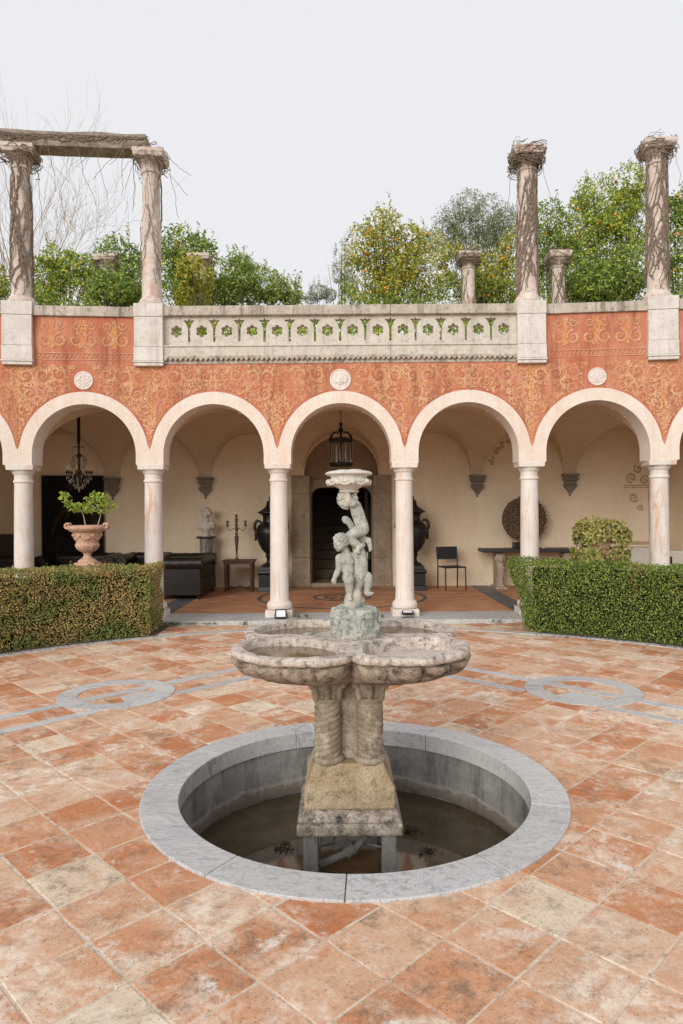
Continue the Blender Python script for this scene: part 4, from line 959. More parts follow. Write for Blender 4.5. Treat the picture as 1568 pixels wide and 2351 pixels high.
# flukes
for i in range(9):
    t = i/8; g.ell(Q(380+t*75, 800+t*t*75, .03), (.020,.007,.026+.016*t), (0, -.5, 0), 10, 6)
g.chain([Q(455,900,.035),Q(430,830,.03),Q(372,808,.028)], [.016,.014,.005])
me = blend_mesh(g, 'dolphin', .0034, 1)
sc_ = lambda c: np.where((c[:,2] > (2232-1560)*K) & (c[:,2] < (2232-1150)*K), .0012*np.sin(c[:,0]*900+np.sin(c[:,2]*600))*np.sin(c[:,2]*780), 0)
displace(me, sc_); mobj('dolphin', me, M_BRONZE, STAT)
def head(g, c, r, face, up, curl=34):
    """child's head: skull, cheeks, brow, nose, lips, chin, ears and curls; face and up are unit directions"""
    c = Vector(c); f = Vector(face).normalized(); u = Vector(up); u = (u-f*u.dot(f)).normalized(); s = f.cross(u)
    P = lambda a, b, d: c + s*(a*r) + u*(b*r) + f*(d*r)
    E = lambda p, q: g.ell(p, (q*r,)*3, seg=10, rings=8)
    E(P(0,.12,-.12), .98); E(P(0,-.15,.18), .80); E(P(0,-.52,.42), .44)
    for e in (-1,1): E(P(e*.36,-.32,.52), .38); E(P(e*.95,-.05,-.08), .18); E(P(e*.90,-.18,-.06), .13); E(P(e*.30,.16,.74), .20); E(P(e*.30,.02,.82), .105)
    E(P(0,-.02,.92), .14); E(P(0,-.12,.99), .15); E(P(0,-.40,.86), .16); E(P(0,-.50,.84), .14); E(P(0,-.72,.66), .22); E(P(0,.34,.62), .4)
    k = 0
    for i in range(curl):
        z = 1-2*(i+.5)/curl; a = i*2.39996; rr = math.sqrt(1-z*z); d = Vector((rr*math.cos(a), rr*math.sin(a), z)); q = s*d.x+u*d.y+f*d.z
        if d.z < .42+.25*d.y and not (d.y < -.35) and (d.y > .1 or d.z < .1): E(c+u*(.12*r)-f*(.1*r)+q*(r*1.0), .27)
# lower boy: arms hang to the left, legs astride the dolphin
g = GS(); hc = Q(325,1080,-.030); head(g, hc, .045, (-.80,-.50,-.33), (-.10,-.25,1), 60)
g.chain([Q(375,1160,-.012),Q(392,1215,-.004)], [.026,.030])
g.chain([Q(398,1270,-.002),Q(408,1350,-.004),Q(418,1430,-.008),Q(430,1500,-.006)], [.044,.043,.043,.042])
g.cap(Q(330,1265,-.006), .032, Q(470,1255,.010), .034); g.ell(Q(370,1300,-.030),(.026,.016,.022)); g.ell(Q(435,1310,-.030),(.026,.016,.022)); g.ell(Q(408,1420,-.036),(.034,.022,.036))
g.chain([Q(308,1268,-.006),Q(300,1330,-.004),Q(298,1400,-.006),Q(268,1460,-.018),Q(245,1505,-.026)], [.029,.024,.022,.020,.0145])
g.ell(Q(240,1525,-.028),(.015,.013,.017))
for i, (dx, dz) in enumerate(((-16,44),(-5,52),(6,52),(16,46))): g.chain([Q(240+dx*.7,1535,-.032),Q(240+dx,1535+dz*.5,-.040),Q(242+dx,1530+dz,-.036)], [.0058,.0052,.0042], 8)
g.chain([Q(222,1520,-.028),Q(212,1540,-.038),Q(216,1558,-.044)], [.006,.0055,.0045], 8)
g.chain([Q(480,1250,.03),Q(570,1240,.055),Q(632,1225,.035)], [.030,.024,.016])
for i in range(4): g.chain([Q(632,1205+i*22,.03),Q(646,1208+i*22,.012),Q(642,1212+i*22,-.006)], [.0065,.006,.0045], 8)
g.chain([Q(412,1505,-.012),Q(412,1515,-.055),Q(415,1535,-.068)], [.042,.036,.032]); g.chain([Q(416,1540,-.066),Q(418,1610,-.058),Q(420,1690,-.058)], [.031,.028,.019])
g.chain([Q(422,1705,-.058),Q(420,1735,-.085)], [.018,.015])
for i in range(5): g.cap(Q(402+i*10,1738,-.088), .006, Q(402+i*10,1752,-.098), .0055, 8)
g.chain([Q(500,1500,.004),Q(590,1480,-.012),Q(645,1490,-.022)], [.044,.038,.031]); g.chain([Q(652,1500,-.022),Q(655,1580,-.014),Q(638,1670,-.010)], [.030,.028,.019])
g.chain([Q(632,1690,-.006),Q(655,1705,-.018),Q(690,1700,-.026)], [.018,.017,.013])
for i in range(5): g.cap(Q(694,1690+i*5,-.034+i*.005), .006, Q(716-i*5,1690+i*6,-.040+i*.007), .0055, 8)
me = blend_mesh(g, 'boy', .0031, 1); mobj('standing_boy', me, M_BRONZE, STAT)
# upper boy: kneels on the dolphin, arms and head bowed under the bowl
g = GS(); head(g, Q(385,575,-.012), .043, (-.55,-.42,-.72), (-.75,0,.55), 60)
for i in range(12): g.ell(Q(330+random.uniform(-35,60), 520+random.uniform(-30,40), random.uniform(-.03,.03)), (.012,)*3, seg=8, rings=6)
for i in range(12): g.ell(Q(490+random.uniform(-30,30), 515+random.uniform(-40,50), random.uniform(-.02,.03)), (.012,)*3, seg=8, rings=6)
g.chain([Q(440,600,0),Q(490,610,.0)], [.028,.034]); g.chain([Q(505,630,.0),Q(535,720,.0),Q(560,800,.0),Q(585,870,.004),Q(590,915,.006)], [.040,.043,.042,.043,.044])
g.ell(Q(610,900,-.012),(.028,.034,.036))
g.chain([Q(505,600,-.020),Q(470,600,-.045),Q(425,560,-.050),Q(410,500,-.040),Q(415,455,-.025)], [.028,.025,.022,.020,.016])
g.chain([Q(500,595,.025),Q(470,560,.045),Q(470,490,.04),Q(465,455,.02)], [.026,.022,.020,.016])
g.chain([Q(590,920,-.012),Q(520,945,-.030),Q(440,985,-.040)], [.040,.038,.030]); g.chain([Q(432,1000,-.040),Q(470,1060,-.040),Q(545,1110,-.042)], [.029,.029,.021])
g.chain([Q(590,1105,-.040),Q(545,1130,-.050),Q(520,1175,-.060)], [.018,.017,.014])
for i in range(5): g.cap(Q(498+i*11,1180,-.062), .006, Q(496+i*11,1196,-.066), .0052, 8)
g.chain([Q(590,930,.022),Q(545,990,.030),Q(560,1030,.030),Q(640,1050,.020)], [.038,.032,.028,.021])
g.chain([Q(665,1050,.018),Q(680,1110,.010),Q(686,1160,.002)], [.019,.016,.013])
for i in range(5): g.cap(Q(674+i*5,1165,.0+i*.006), .006, Q(676+i*5,1184-i*2,-.004+i*.006), .0052, 8)
me = blend_mesh(g, 'boy', .0031, 1); mobj('kneeling_boy', me, M_BRONZE, STAT)
g = G(); bx = Q(428,0)[0]; zq = lambda cy: (2232-cy)*K
def lob(r, z, a):
    h = max(0, 1-abs(z-zq(335))/.022); return r*(1+h*.045*math.cos(8*a))
g.lathe([(.046,zq(468)),(.058,zq(455)),(.058,zq(440)),(.050,zq(430)),(.060,zq(415)),(.078,zq(390)),(.100,zq(365)),(.120,zq(345)),(.124,zq(325)),(.116,zq(310)),(.106,zq(290)),(.105,zq(268)),(.118,zq(256)),(.134,zq(246)),(.139,zq(236)),(.136,zq(222)),(.124,zq(208)),(.108,zq(200)),(.09,zq(204)),(.05,zq(214)),(.0,zq(214))], (bx, 0, 0), 64, lob)
bw = g.obj('bowl', M_BOWLTOP, STAT, smooth=True, angle=50)
g = G()
for i in range(8):
    a = 2*PI*i/8+.2; g.ell((bx+.121*math.cos(a), .121*math.sin(a), zq(335)), (.017,.017,.018), seg=10, rings=8)
    for j in range(5): b = a+PI/4*(j+1)/6; q = abs(j-2)/2; g.ell((bx+.121*math.cos(b), .121*math.sin(b), zq(345)-.010*(1-q*q)), (.011,.011,.009), seg=8, rings=6)
me = blend_mesh(g, 'festoon', .004, 1); mobj('festoon', me, M_BOWLTOP, bw)
g = G(); g.ell((bx-.03,.0,zq(196)),(.05,.04,.008)); g.ell((bx+.035,-.005,zq(190)),(.045,.04,.007)); g.obj('shell_cap', M_BOWLTOP, bw, smooth=True)

# ================================================================ HEDGES, BEDS, URNS
def hedge(sg, name, label, mat, seed, n_leaf):
    global rng; rng = np.random.default_rng(seed)
    H = thing(name, label, 'hedge', (CX+sg*3.2, CY+5.0, 0)); inv = Matrix.Translation((-(CX+sg*3.2), -(CY+5.0), 0))
    r0, r1, ht, xe = 5.53, 6.22, .915, (2.56 if sg < 0 else 2.31)
    # solid dark core under the leaves
    g = G(); rows = []
    for i in range(41):
        ring_ = []
        for r, z in ((r0+.14,-.03),(r0+.12,ht-.12),(r0+.15,ht-.10),(r1-.15,ht-.10),(r1-.12,ht-.12),(r1-.13,-.03)):
            a0 = math.asin((xe+(.13 if sg < 0 else .28))/r); a = a0+(1.32-a0)*i/40; ring_.append((CX+sg*r*math.sin(a), CY+r*math.cos(a), z))
        rows += ring_
    g.add(rows, [(i*6+j, i*6+j+1, (i+1)*6+j+1, (i+1)*6+j) for i in range(40) for j in range(5)]+[tuple(range(6)), tuple(40*6+j for j in range(6))])
    o = g.obj('dark_core', M_HCORE, H, fix=False); o.matrix_parent_inverse = inv
    # leaves over front, top, end and a little of the back
    fr_ = {'front': .52, 'top': .30, 'end': .13, 'back': .05}; pts = []; nr = []
    for face, frac in fr_.items():
        n = int(n_leaf*frac); u = rng.random(n); v = rng.random(n)
        if face == 'front': r = np.full(n, r0); z = v*ht
        elif face == 'back': r = np.full(n, r1); z = v*ht
        elif face == 'top': r = r0+(r1-r0)*v; z = np.full(n, ht)
        else: r = r0+(r1-r0)*u; z = v*ht; u = np.zeros(n)
        a0 = np.arcsin(xe/r); a = a0+(1.32-a0)*u
        x = CX+sg*r*np.sin(a); y = CY+r*np.cos(a); p = np.c_[x, y, z]
        rad = np.c_[sg*np.sin(a), np.cos(a), np.zeros(n)]
        if face == 'front': d = -rad
        elif face == 'back': d = rad
        elif face == 'top': d = np.tile([0,0,1.], (n,1))
        else: d = np.tile([-sg*1., -.15, 0], (n,1))
        lump = .030*vnoise(p, 3.2)+.022*vnoise(p+9, 11)+.012*vnoise(p+4, 30)
        edge = np.clip((.10-(ht-z))/.10, 0, 1)**2 if face in ('front','end','back') else np.clip((.09-np.minimum(r-r0, r1-r))/.09, 0, 1)**2
        depth = rng.exponential(.026, n); p = p + d*(lump-depth-edge*.045)[:,None]
        if face == 'front' or face == 'end': p[:,2] = np.maximum(p[:,2], .01)
        if face == 'end': p = p - d*((.05 if sg < 0 else .16)*(1-z/ht))[:,None]*1.2
        if face == 'front': p = p - d*(.04*np.clip(1-z/.25,0,1))[:,None]
        if face == 'top': p[:,2] += np.where(rng.random(n) < .05, rng.uniform(0,.035,n), 0)
        pts.append(p); nr.append(d+rng.normal(size=(n,3))*.75)
    p = np.concatenate(pts); d = np.concatenate(nr); n = len(p); g = G()
    leaf_quads(g, p, d, rng.uniform(.012,.032,n), rng.uniform(.009,.020,n), .2)
    o = g.obj('foliage', mat, H, fix=False); o.matrix_parent_inverse = inv
    # soil bed behind
    g = G(); rows = []
    for i in range(25):
        for r in (5.5, 6.9):
            a0 = math.asin(2.5/r); a = a0+(1.4-a0)*i/24; rows.append((CX+sg*r*math.sin(a), min(CY+r*math.cos(a), 9.7), .012))
    g.add(rows, [(2*i, 2*i+1, 2*i+3, 2*i+2) for i in range(24)]); struct(g.obj('planting_bed', M_SOIL, fix=False))
hedge(-1, 'box_hedge', 'clipped box hedge with browned leaves in front of the terracotta urn', M_HEDGE_L, 3, 64000)
hedge(1, 'box_hedge', 'lush green clipped box hedge in front of the ivy-covered planter', M_HEDGE_R, 4, 64000)
rng = np.random.default_rng(21)
def urn(name, label, loc, cat):
    U = thing(name, label, cat, loc)
    g = G(); g.fr(0,0,.0,.80,.17,.17,.16,.16); g.obj('pedestal', M_TERRA, U, bevel=.008)
    g = G(); g.fr(0,0,.80,.832,.175,.175,.178,.178); g.fr(0,0,.836,.872,.178,.178,.188,.188); g.fr(0,0,.875,.925,.150,.150,.135,.135); g.obj('plinth', M_TERRA, U, bevel=.006)
    g = G(); g.lathe([(.13,.925),(.125,.945),(.10,.965),(.065,.985),(.050,1.01),(.048,1.03),(.058,1.045),(.06,1.055)], (0,0,0), 32); g.obj('foot', M_TERRA, U, smooth=True)
    g = G(); g.lathe([(.06,1.055),(.10,1.075),(.14,1.105),(.163,1.145),(.166,1.165),(.155,1.185),(.148,1.195)], (0,0,0), 72, lambda r, z, a: r*(1-.05*abs(math.sin(16*a/1.0)))); g.obj('fluted_bulb', M_TERRA, U, smooth=True)
    g = G(); g.lathe([(.146,1.192),(.150,1.21),(.165,1.26),(.178,1.31),(.185,1.335),(.205,1.345),(.235,1.355),(.25,1.375),(.262,1.385),(.268,1.40),(.262,1.43),(.25,1.435),(.235,1.43),(.21,1.405),(.0,1.40)], (0,0,0), 40); b_ = g.obj('bowl', M_TERRA, U, smooth=True)
    g = G()
    for i in range(6):
        a = 2*PI*i/6+.25; r = .178; g.ell((r*math.cos(a), r*math.sin(a), 1.30), (.026,.026,.032), seg=10, rings=8)
        for j in range(6): b = a+PI/3*(j+.5)/6; q = (j-2.5)/2.5; g.ell(((r-.012+.006*q*q)*math.cos(b), (r-.012+.006*q*q)*math.sin(b), 1.30-.055*(1-q*q)), (.017,)*3, seg=8, rings=6)
    me = blend_mesh(g, 'garland', .007, 1); mobj('garland', me, M_TERRA, b_)
    for sg in (-1, 1):
        g = G(); pts = [(sg*(.262+.030*math.cos(t)), 0, 1.425+.033*math.sin(t)) for t in np.linspace(-2.4, 2.6, 16)]
        for yy in (-.045, 0, .045): g.tube([(p[0], p[1]+yy, p[2]) for p in pts], [.016]*16, 8)
        me = blend_mesh(g, 'handle', .008, 1); mobj('scroll_handle', me, M_TERRA, U)
    return U
UL = (px(200,0,9.45)[0], 9.45, .01); UR = (px(1376,0,9.45)[0], 9.45, .01)
urn('terracotta_urn', 'footed terracotta urn with garlands holding a small lemon tree', UL, 'urn')
LT = thing('lemon_tree', 'young two-stemmed lemon tree with bright green leaves in the urn', 'tree', (UL[0], UL[1], 1.41))
z_ = lambda cy: EYE-((1700+cy/1.96)/1.594-1175)*9.45/FPX - 1.41
xx = lambda cx: (cx/3.124-784)/FPX*9.45 - UL[0]
for path in ([(612,425),(598,360),(588,318)], [(588,320),(540,290),(490,250),(470,205)], [(588,320),(570,300),(545,300)], [(700,425),(715,360),(728,330)], [(728,330),(690,280),(665,220)], [(728,330),(760,270),(765,240)], [(690,300),(640,270)]):
    g = G(); n = len(path); g.tube([(xx(a), .02*math.sin(i*2), z_(b)) for i, (a, b) in enumerate(path)], [.010-.003*i for i in range(n)], 6); g.obj('stem', M_BARETWIG, LT, smooth=True)
g = G(); P = []
for (a, b, ra, rb, n) in ((465,215,28,38,30),(490,262,25,25,22),(550,295,52,38,44),(640,290,50,50,48),(670,225,48,45,44),(745,240,45,45,42),(740,300,45,42,36),(800,275,30,22,16),(612,310,25,25,14)):
    for _ in range(n):
        t = random.uniform(0,6.28); r = math.sqrt(random.random()); P.append((xx(a+ra*r*math.cos(t)), random.uniform(-.10,.10), z_(b+rb*r*math.sin(t))))
P = np.array(P); n = len(P); leaf_quads(g, P, rng.normal(size=(n,3))*.7+[0,-.6,.5], rng.uniform(.05,.085,n), rng.uniform(.028,.045,n), .22)
g.obj('foliage', M_LEMON, LT, fix=False)
urn('ivy_planter', 'garlanded planter almost hidden under trailing ivy', UR, 'planter').scale = (.82, .82, .86)
IV = thing('ivy', 'yellow-green ivy smothering the planter behind the right hedge', 'ivy', (UR[0], UR[1], 1.41))
n = 4200; th = rng.uniform(0, 2*PI, n); ph = np.arcsin(rng.uniform(-1, 1, n)); sp = lambda v, e: np.sign(v)*np.abs(v)**e
q = np.c_[sp(np.cos(ph),.55)*sp(np.cos(th),.7), sp(np.cos(ph),.55)*sp(np.sin(th),.7), sp(np.sin(ph),.6)]; k = .80+.26*rng.random(n)**.6+.10*vnoise(q, 2.6)+.06*vnoise(q, 7)
p = q*k[:,None]*np.array([.345,.29,.34])+np.array([0,0,-.30]); keep = p[:,2] > -.62; p = p[keep]; d = q[keep]; n = len(p)
g = G(); leaf_quads(g, p, d+rng.normal(size=(n,3))*.55+[0,0,.25], rng.uniform(.03,.062,n), rng.uniform(.028,.055,n), .15); g.obj('foliage', M_IVY, IV, fix=False)
for i in range(16):
    a = rng.uniform(0, 6.28); g = G(); pts = [(.30*math.cos(a+.25*math.sin(t*4+i)), .27*math.sin(a+.25*math.sin(t*4+i)), -.02-.58*t+ .03*math.sin(t*6+i)) for t in np.linspace(0,1,10)]; g.tube(pts, .006, 5); g.obj('stem', M_VINE, IV)
for (a, h) in ((-.13,.10),(-.06,.08),(.2,.05),(.30,.03)):
    g = G(); g.tube([(a,-.1,-.04),(a+.01,-.1,h*.5),(a-.01,-.1,h)], .003, 4); g.obj('stem', M_VINE, IV); g = G(); q = np.array([(a+random.uniform(-.03,.03), -.1, h+random.uniform(-.05,.02)) for _ in range(8)]); leaf_quads(g, q, rng.normal(size=(8,3))+[0,-1,0], [.04]*8, [.035]*8); g.obj('leaf_spray', M_IVY, IV, fix=False)
g = G(); P = []
for sg in (-1, 1):
    for _ in range(150): a_ = random.uniform(.46, .80); r_ = 5.5-abs(random.gauss(0,.10)); P.append((CX+sg*r_*math.sin(a_), CY+r_*math.cos(a_), .012+random.uniform(0,.006)))
P = np.array(P); n = len(P); leaf_quads(g, P, rng.normal(size=(n,3))*.25+[0,0,1], rng.uniform(.012,.035,n), rng.uniform(.008,.02,n), .2)
o = g.obj('leaf_litter', M_DEADLEAF, fix=False, kind='stuff'); tag(o, 'scattered dry leaves on the paving along both hedges', 'leaves')
# weeds along the step
g = G(); P = []
for (xp, n, w_) in ((395,160,.16),(300,200,.25),(560,40,.05),(480,40,.12),(680,60,.06),(700,40,.03),(878,30,.02),(1140,30,.10),(440,40,.1)):
    c = px(xp, 0, 9.70)[0]
    for _ in range(n): P.append((c+random.gauss(0,w_*.6), 9.70+random.uniform(-.10,.045) if xp not in (680,700,878) else 9.85+random.uniform(-.03,.1), (.02 if xp not in (680,700,878) else .08)+random.uniform(0,.03)))
P = np.array(P); n = len(P); leaf_quads(g, P, rng.normal(size=(n,3))+[0,-.5,0], rng.uniform(.02,.05,n), rng.uniform(.006,.014,n), .1, np.tile([0,0,1.],(n,1)))
o = g.obj('weeds', M_WEED, fix=False, kind='stuff'); tag(o, 'small green weeds growing along the marble step', 'weeds')
for i, (xp, yp, lab) in enumerate(((1182,1432,'long broken tile shard lying before the step'), (1140,1434,'short tile shard left of the long one'))):
    p = px(xp, yp, 9.62); g = G(); a = .16 if i == 0 else .05
    g.prism([(-a,-.02),(a*.9,.03),(a,.06),(-a*.7,.03)], lambda q: (q[0], q[1], 0), lambda q: (q[0], q[1], .022)); tag(g.obj('tile_shard', M_TILE, None, (p[0], p[1]-.05, .003), .2), lab, 'shard', 'broken tiles by the step')

# ================================================================ PERGOLA ON THE ROOF
random.seed(31); rng = np.random.default_rng(31)
def pergola_column(name, label, loc, rz, group):
    P = thing(name, label, 'column', loc, rz, group)
    g = G(); g.lathe([(.205,0),(.215,.02),(.215,.045),(.195,.065),(.180,.08),(.172,.11),(.158,.125)], (0,0,0), 28); g.obj('base', M_VCOLUMN, P, smooth=True)
    g = G(); g.lathe([(.158,.12),(.144,.16),(.141,.6),(.136,1.2),(.129,1.7),(.124,1.98)], (0,0,0), 28); me = g.mesh('shaft', smooth=True); mobj('shaft', me, M_VCOLUMN, P)
    g = G(); g.lathe([(.129,1.98),(.142,1.985),(.148,2.0),(.142,2.02),(.130,2.03),(.130,2.08),(.140,2.10),(.165,2.13),(.185,2.17),(.188,2.18)], (0,0,0), 28)
    g.fr(0,0,2.18,2.235,.205,.205,.222,.222); g.fr(0,0,2.235,2.30,.226,.226,.230,.230); g.obj('capital', M_VCOLUMN, P, smooth=True, bevel=.008)
    return P
def col_vines(name, label, loc, n, n_top, seed, r0=.155, h=2.2, hang=0, cat='vine'):
    """dry creeper stems winding up a column, with a tangle on its capital"""
    rr = random.Random(seed); V = thing(name, label, cat, loc, 0, 'dry creepers on the pergola'); g = G()
    for i in range(n):
        a = rr.uniform(0, 6.28); z = rr.uniform(0, .5) if i < n*.6 else rr.uniform(0, h*.8); d = rr.choice((-1,1))*rr.uniform(.3, 2.0); pts = []; th = rr.choice((.004,.005,.007,.011)); L = rr.uniform(.5, 1.9)
        m = 26
        for k in range(m):
            t = k/(m-1); zz = z+L*t
            if zz > h: break
            a += d*L/m+rr.gauss(0,.10); q = r0-.022*(zz/h)+.004+rr.uniform(0,.010); pts.append((q*math.cos(a), q*math.sin(a), zz))
        if len(pts) > 3: g.tube(pts, th, 4)
    if g.f: g.obj('climbing_stem', M_VINE, V, fix=False)
    g = G()
    for i in range(int(n_top*1.8)):
        a = rr.uniform(0, 6.28); q = rr.uniform(.15,.235); z = rr.uniform(h-.12, h+.12); pts = []
        for k in range(10):
            a += rr.uniform(.05,.28); q = min(.25, max(.14, q+rr.gauss(0,.018))); z += rr.gauss(0,.018); f = min(1.25, 1/max(abs(math.cos(a)), abs(math.sin(a)))); pts.append((q*f*math.cos(a), q*f*math.sin(a), z))
        g.tube(pts, rr.choice((.003,.004,.006)), 4)
    for i in range(hang):
        a = rr.uniform(0, 6.28); x, y, z = .25*math.cos(a), .25*math.sin(a), h+.05; pts = []
        L = rr.uniform(.3, 1.3); dx = rr.gauss(0,.012)
        for k in range(14): pts.append((x, y, z)); x += dx+rr.gauss(0,.012); z -= L/14; y += rr.gauss(0,.01)
        g.tube(pts, .0035, 4)
    if g.f: g.obj('tangle', M_VINE, V, fix=False)
    return V
ZP = 4.665
FRONT = ((-2.5, 'vine-wrapped pergola column carrying the beam at far left', 60, 60, 4, 'creeper stems winding round the leftmost front pergola column'),
         (-1.5, 'mostly bare pergola column under the right end of the beam', 9, 40, 16, 'creeper hanging from the beam-end column beside the balustrade'),
         (1.5, 'free-standing creeper-covered column at the right end of the balustrade', 70, 130, 4, 'dense creeper on the free-standing column with shaggy top'),
         (2.5, 'creeper-covered pergola column at the far right picture edge', 66, 70, 5, 'dense creeper on the far right front column'))
for k, lab, n, nt, hg, vl in FRONT:
    p = W(k*B, TH/2, ZP); pergola_column('pergola_column', lab, p, ang(k*B), 'pergola columns'); col_vines('dry_creeper', vl, p, n, nt, int(k*10)+60, hang=hg)
REAR = ((250, 'rear pergola column seen left between the beam columns', 10, 50, 'tangle of creeper on the rear column between the beam columns'), (464, 'pale rear pergola column right of the beam end', 14, 30, 'creeper on the rear column right of the beam end'),
        (1080, 'rear pergola column with bushy top left of the free-standing one', 30, 120, 'bushy creeper top on the rear column left of the free-standing one'), (1286, 'rear pergola column in leaves right of the free-standing one', 34, 70, 'creeper on the rear column right of the free-standing one'))
for xp, lab, n, nt, vl in REAR:
    p = px(xp, 0, 14.25); p = (p[0], 14.25, 4.665-.02); pergola_column('pergola_column', lab, p, 0, 'pergola columns'); col_vines('dry_creeper', vl, p, n, nt, xp, hang=6)
    g = G(); g.box(p[0]-.22, p[0]+.22, p[1]-.22, p[1]+.22, 3.95, 4.66); tag(g.obj('column_footing', M_COPING, None, bevel=.01), 'low stone block under the '+lab, 'block', 'blocks under the rear columns')
# timber beam across the left columns
a0 = W(-3.45*B, TH/2, 0); a1 = W(-2.5*B, TH/2, 0); a2 = W(-1.5*B-.04, TH/2, 0)
g = G(); sec = [(-.15,0),(.15,0),(.155,.10),(.14,.215),(-.14,.22),(-.155,.09)]
rows = []; path = []
for A, C_, n in ((a0, a1, 8), (a1, a2, 10)):
    for i in range(n+(1 if C_ is a2 else 0)):
        t = i/n; path.append((A[0]+(C_[0]-A[0])*t, A[1]+(C_[1]-A[1])*t))
for i, (x, y) in enumerate(path):
    for (u, v) in sec: rows.append((x+.0*u+random.uniform(-.006,.006), y+u+random.uniform(-.008,.008), ZP+2.302+v+(random.uniform(-.012,.012) if v > .02 else 0)))
n6 = len(sec); g.add(rows, [(i*n6+j, i*n6+(j+1) % n6, (i+1)*n6+(j+1) % n6, (i+1)*n6+j) for i in range(len(path)-1) for j in range(n6)]+[tuple(range(n6)), tuple((len(path)-1)*n6+j for j in range(n6))])
o = g.obj('timber_beam', M_BEAM); tag(o, 'weathered grey timber beam lying across the two left columns', 'beam')
V = thing('dry_creeper', 'mat of dry creeper stems along the top of the timber beam', 'vine', (a1[0], a1[1], ZP+2.3), 0, 'dry creepers on the pergola'); g = G()
for i in range(330):
    t = random.random(); k = t*(len(path)-1.01); q = path[int(k)]; x, y = q; ph = random.uniform(.2, 2.9); pts = []; L = random.uniform(.3, 1.1); d = random.choice((-1,1)); dz = 0
    for j in range(12):
        ph += random.gauss(0,.22); u = -.17*math.cos(ph); v = .11+.125*math.sin(ph)
        xx_ = x+d*L*j/11; yy_ = np.interp(xx_, [p_[0] for p_ in path], [p_[1] for p_ in path])
        if xx_ > path[-1][0]+.03: break
        pts.append((xx_-a1[0], yy_+u-a1[1], v))
    if len(pts) > 3: g.tube(pts, random.choice((.004,.005,.007,.010)), 4)
for i in range(34):                                         # hanging ends
    q = random.choice(path); x = q[0]+random.uniform(-.2,.2); x = min(x, path[-1][0]+.1); y = q[1]-.17; z = .1; pts = []; L = random.uniform(.12,.5) if random.random() < .8 else random.uniform(.6,1.3); d = random.gauss(0,.03)
    for j in range(9): pts.append((x-a1[0], y-a1[1], z)); x += d+random.gauss(0,.015); z -= L/9; y += random.gauss(0,.012)
    g.tube(pts, .0035, 4)
g.obj('stem_mat', M_VINE, V, fix=False)

# ================================================================ TREES BEHIND
def crown_leaves(g, blobs, n, L, Wd, up=.3, shell=.55):
    tot = sum(b[3]*b[4]*b[5] for b in blobs)**1.0; P = []; D = []
    for (x, y, z, rx, ry, rz) in blobs:
        m = max(30, int(n*rx*ry*rz/tot)); d = rng.normal(size=(m,3)); d /= np.linalg.norm(d,axis=1)[:,None]
        r = rng.random(m)**.33; r = np.where(rng.random(m) < shell, .80+.24*rng.random(m), r)
        q = d*np.array([rx,ry,rz]); r = r*(1+.30*vnoise(q+np.array([x,y,z]), 3.0)+.14*vnoise(q, 8))
        keep = vnoise(q*r[:,None]+np.array([x,y,z]), 5.5) > -.5
        P.append((q*r[:,None]+np.array([x,y,z]))[keep]); D.append(d[keep])
    P = np.concatenate(P); D = np.concatenate(D); m = len(P)
    leaf_quads(g, P, D*.6+rng.normal(size=(m,3))*.8+[0,-.2,up], rng.uniform(L*.7,L*1.25,m), rng.uniform(Wd*.7,Wd*1.25,m), .18); return P
def tree(name, label, cat, base_px, blobs_px, Y, mat, n, L=.085, Wd=.038, fruit=0, group='trees on the garden terrace', up=.3, sprays=0, zbase=4.0):
    bx = px(base_px, 0, Y)[0]; T = thing(name, label, cat, (bx, Y, zbase), 0, group); B_ = []
    for (cx, cy, rx, ry) in blobs_px:
        p = px(cx, cy, Y); s_ = Y/FPX; B_.append((p[0]-bx, random.uniform(-.25,.25), p[2]-zbase, rx*s_, min(rx*s_, .8), ry*s_))
    g = G(); zc = max(.5, np.mean([b[2] for b in B_]))
    g.tube([(0,0,-.1),(.03,.02,zc*.35),(-.02,0,zc*.7)], [.06,.05,.035], 8); tr = g.obj('trunk', M_BARK, T, smooth=True)
    g = G()
    for b in B_:
        for _ in range(5):
            e = (b[0]+random.gauss(0,.45)*b[3], b[1]+random.gauss(0,.4)*b[4], b[2]+random.uniform(-.1,.85)*b[5]); m_ = (e[0]*.45, e[1]*.4, max(zc*.5, e[2]*.65)); g.tube([(0,0,zc*.5), m_, e], [.022,.012,.005], 5)
    g.obj('branches', M_BARK, T, smooth=True)
    g = G(); P = crown_leaves(g, B_, int(n*1.9), L, Wd, up)
    for _ in range(sprays):                                  # upright shoots breaking the outline
        b = random.choice(B_); a = random.uniform(-1,1); x = b[0]+a*b[3]*.9; z0 = b[2]+b[5]*math.sqrt(max(0,1-a*a))*.85; hh = random.uniform(.15,.5); m_ = 16
        q = np.array([(x+random.gauss(0,.02)+.05*a*t/m_, b[1]+random.gauss(0,.03), z0+hh*t/m_) for t in range(m_)]); leaf_quads(g, q, rng.normal(size=(m_,3))+[0,-.3,.4], rng.uniform(L*.7,L*1.2,m_), rng.uniform(Wd*.7,Wd*1.1,m_), .18)
    g.obj('crown', mat, T, fix=False)
    if fruit:
        f0 = None
        for i in range(fruit):
            q = P[rng.integers(len(P))]
            if q[1] > .1: q = np.array([q[0], -abs(q[1]), q[2]])
            if f0 is None: gg = G(); gg.ell((0,0,0),(.036,.036,.034),seg=10,rings=7); f0 = o = gg.obj('orange', M_ORANGE, T, smooth=True)
            else: o = f0.copy(); COL.objects.link(o)
            o.location = tuple(q)
    return T
tree('citrus_tree', 'low citrus tree between the left column and the rear column', 'tree', 140, [(110,640,50,55),(170,630,50,55),(140,600,45,35),(215,665,40,40),(100,680,45,25)], 16, M_CITRUS, 3600, sprays=12)
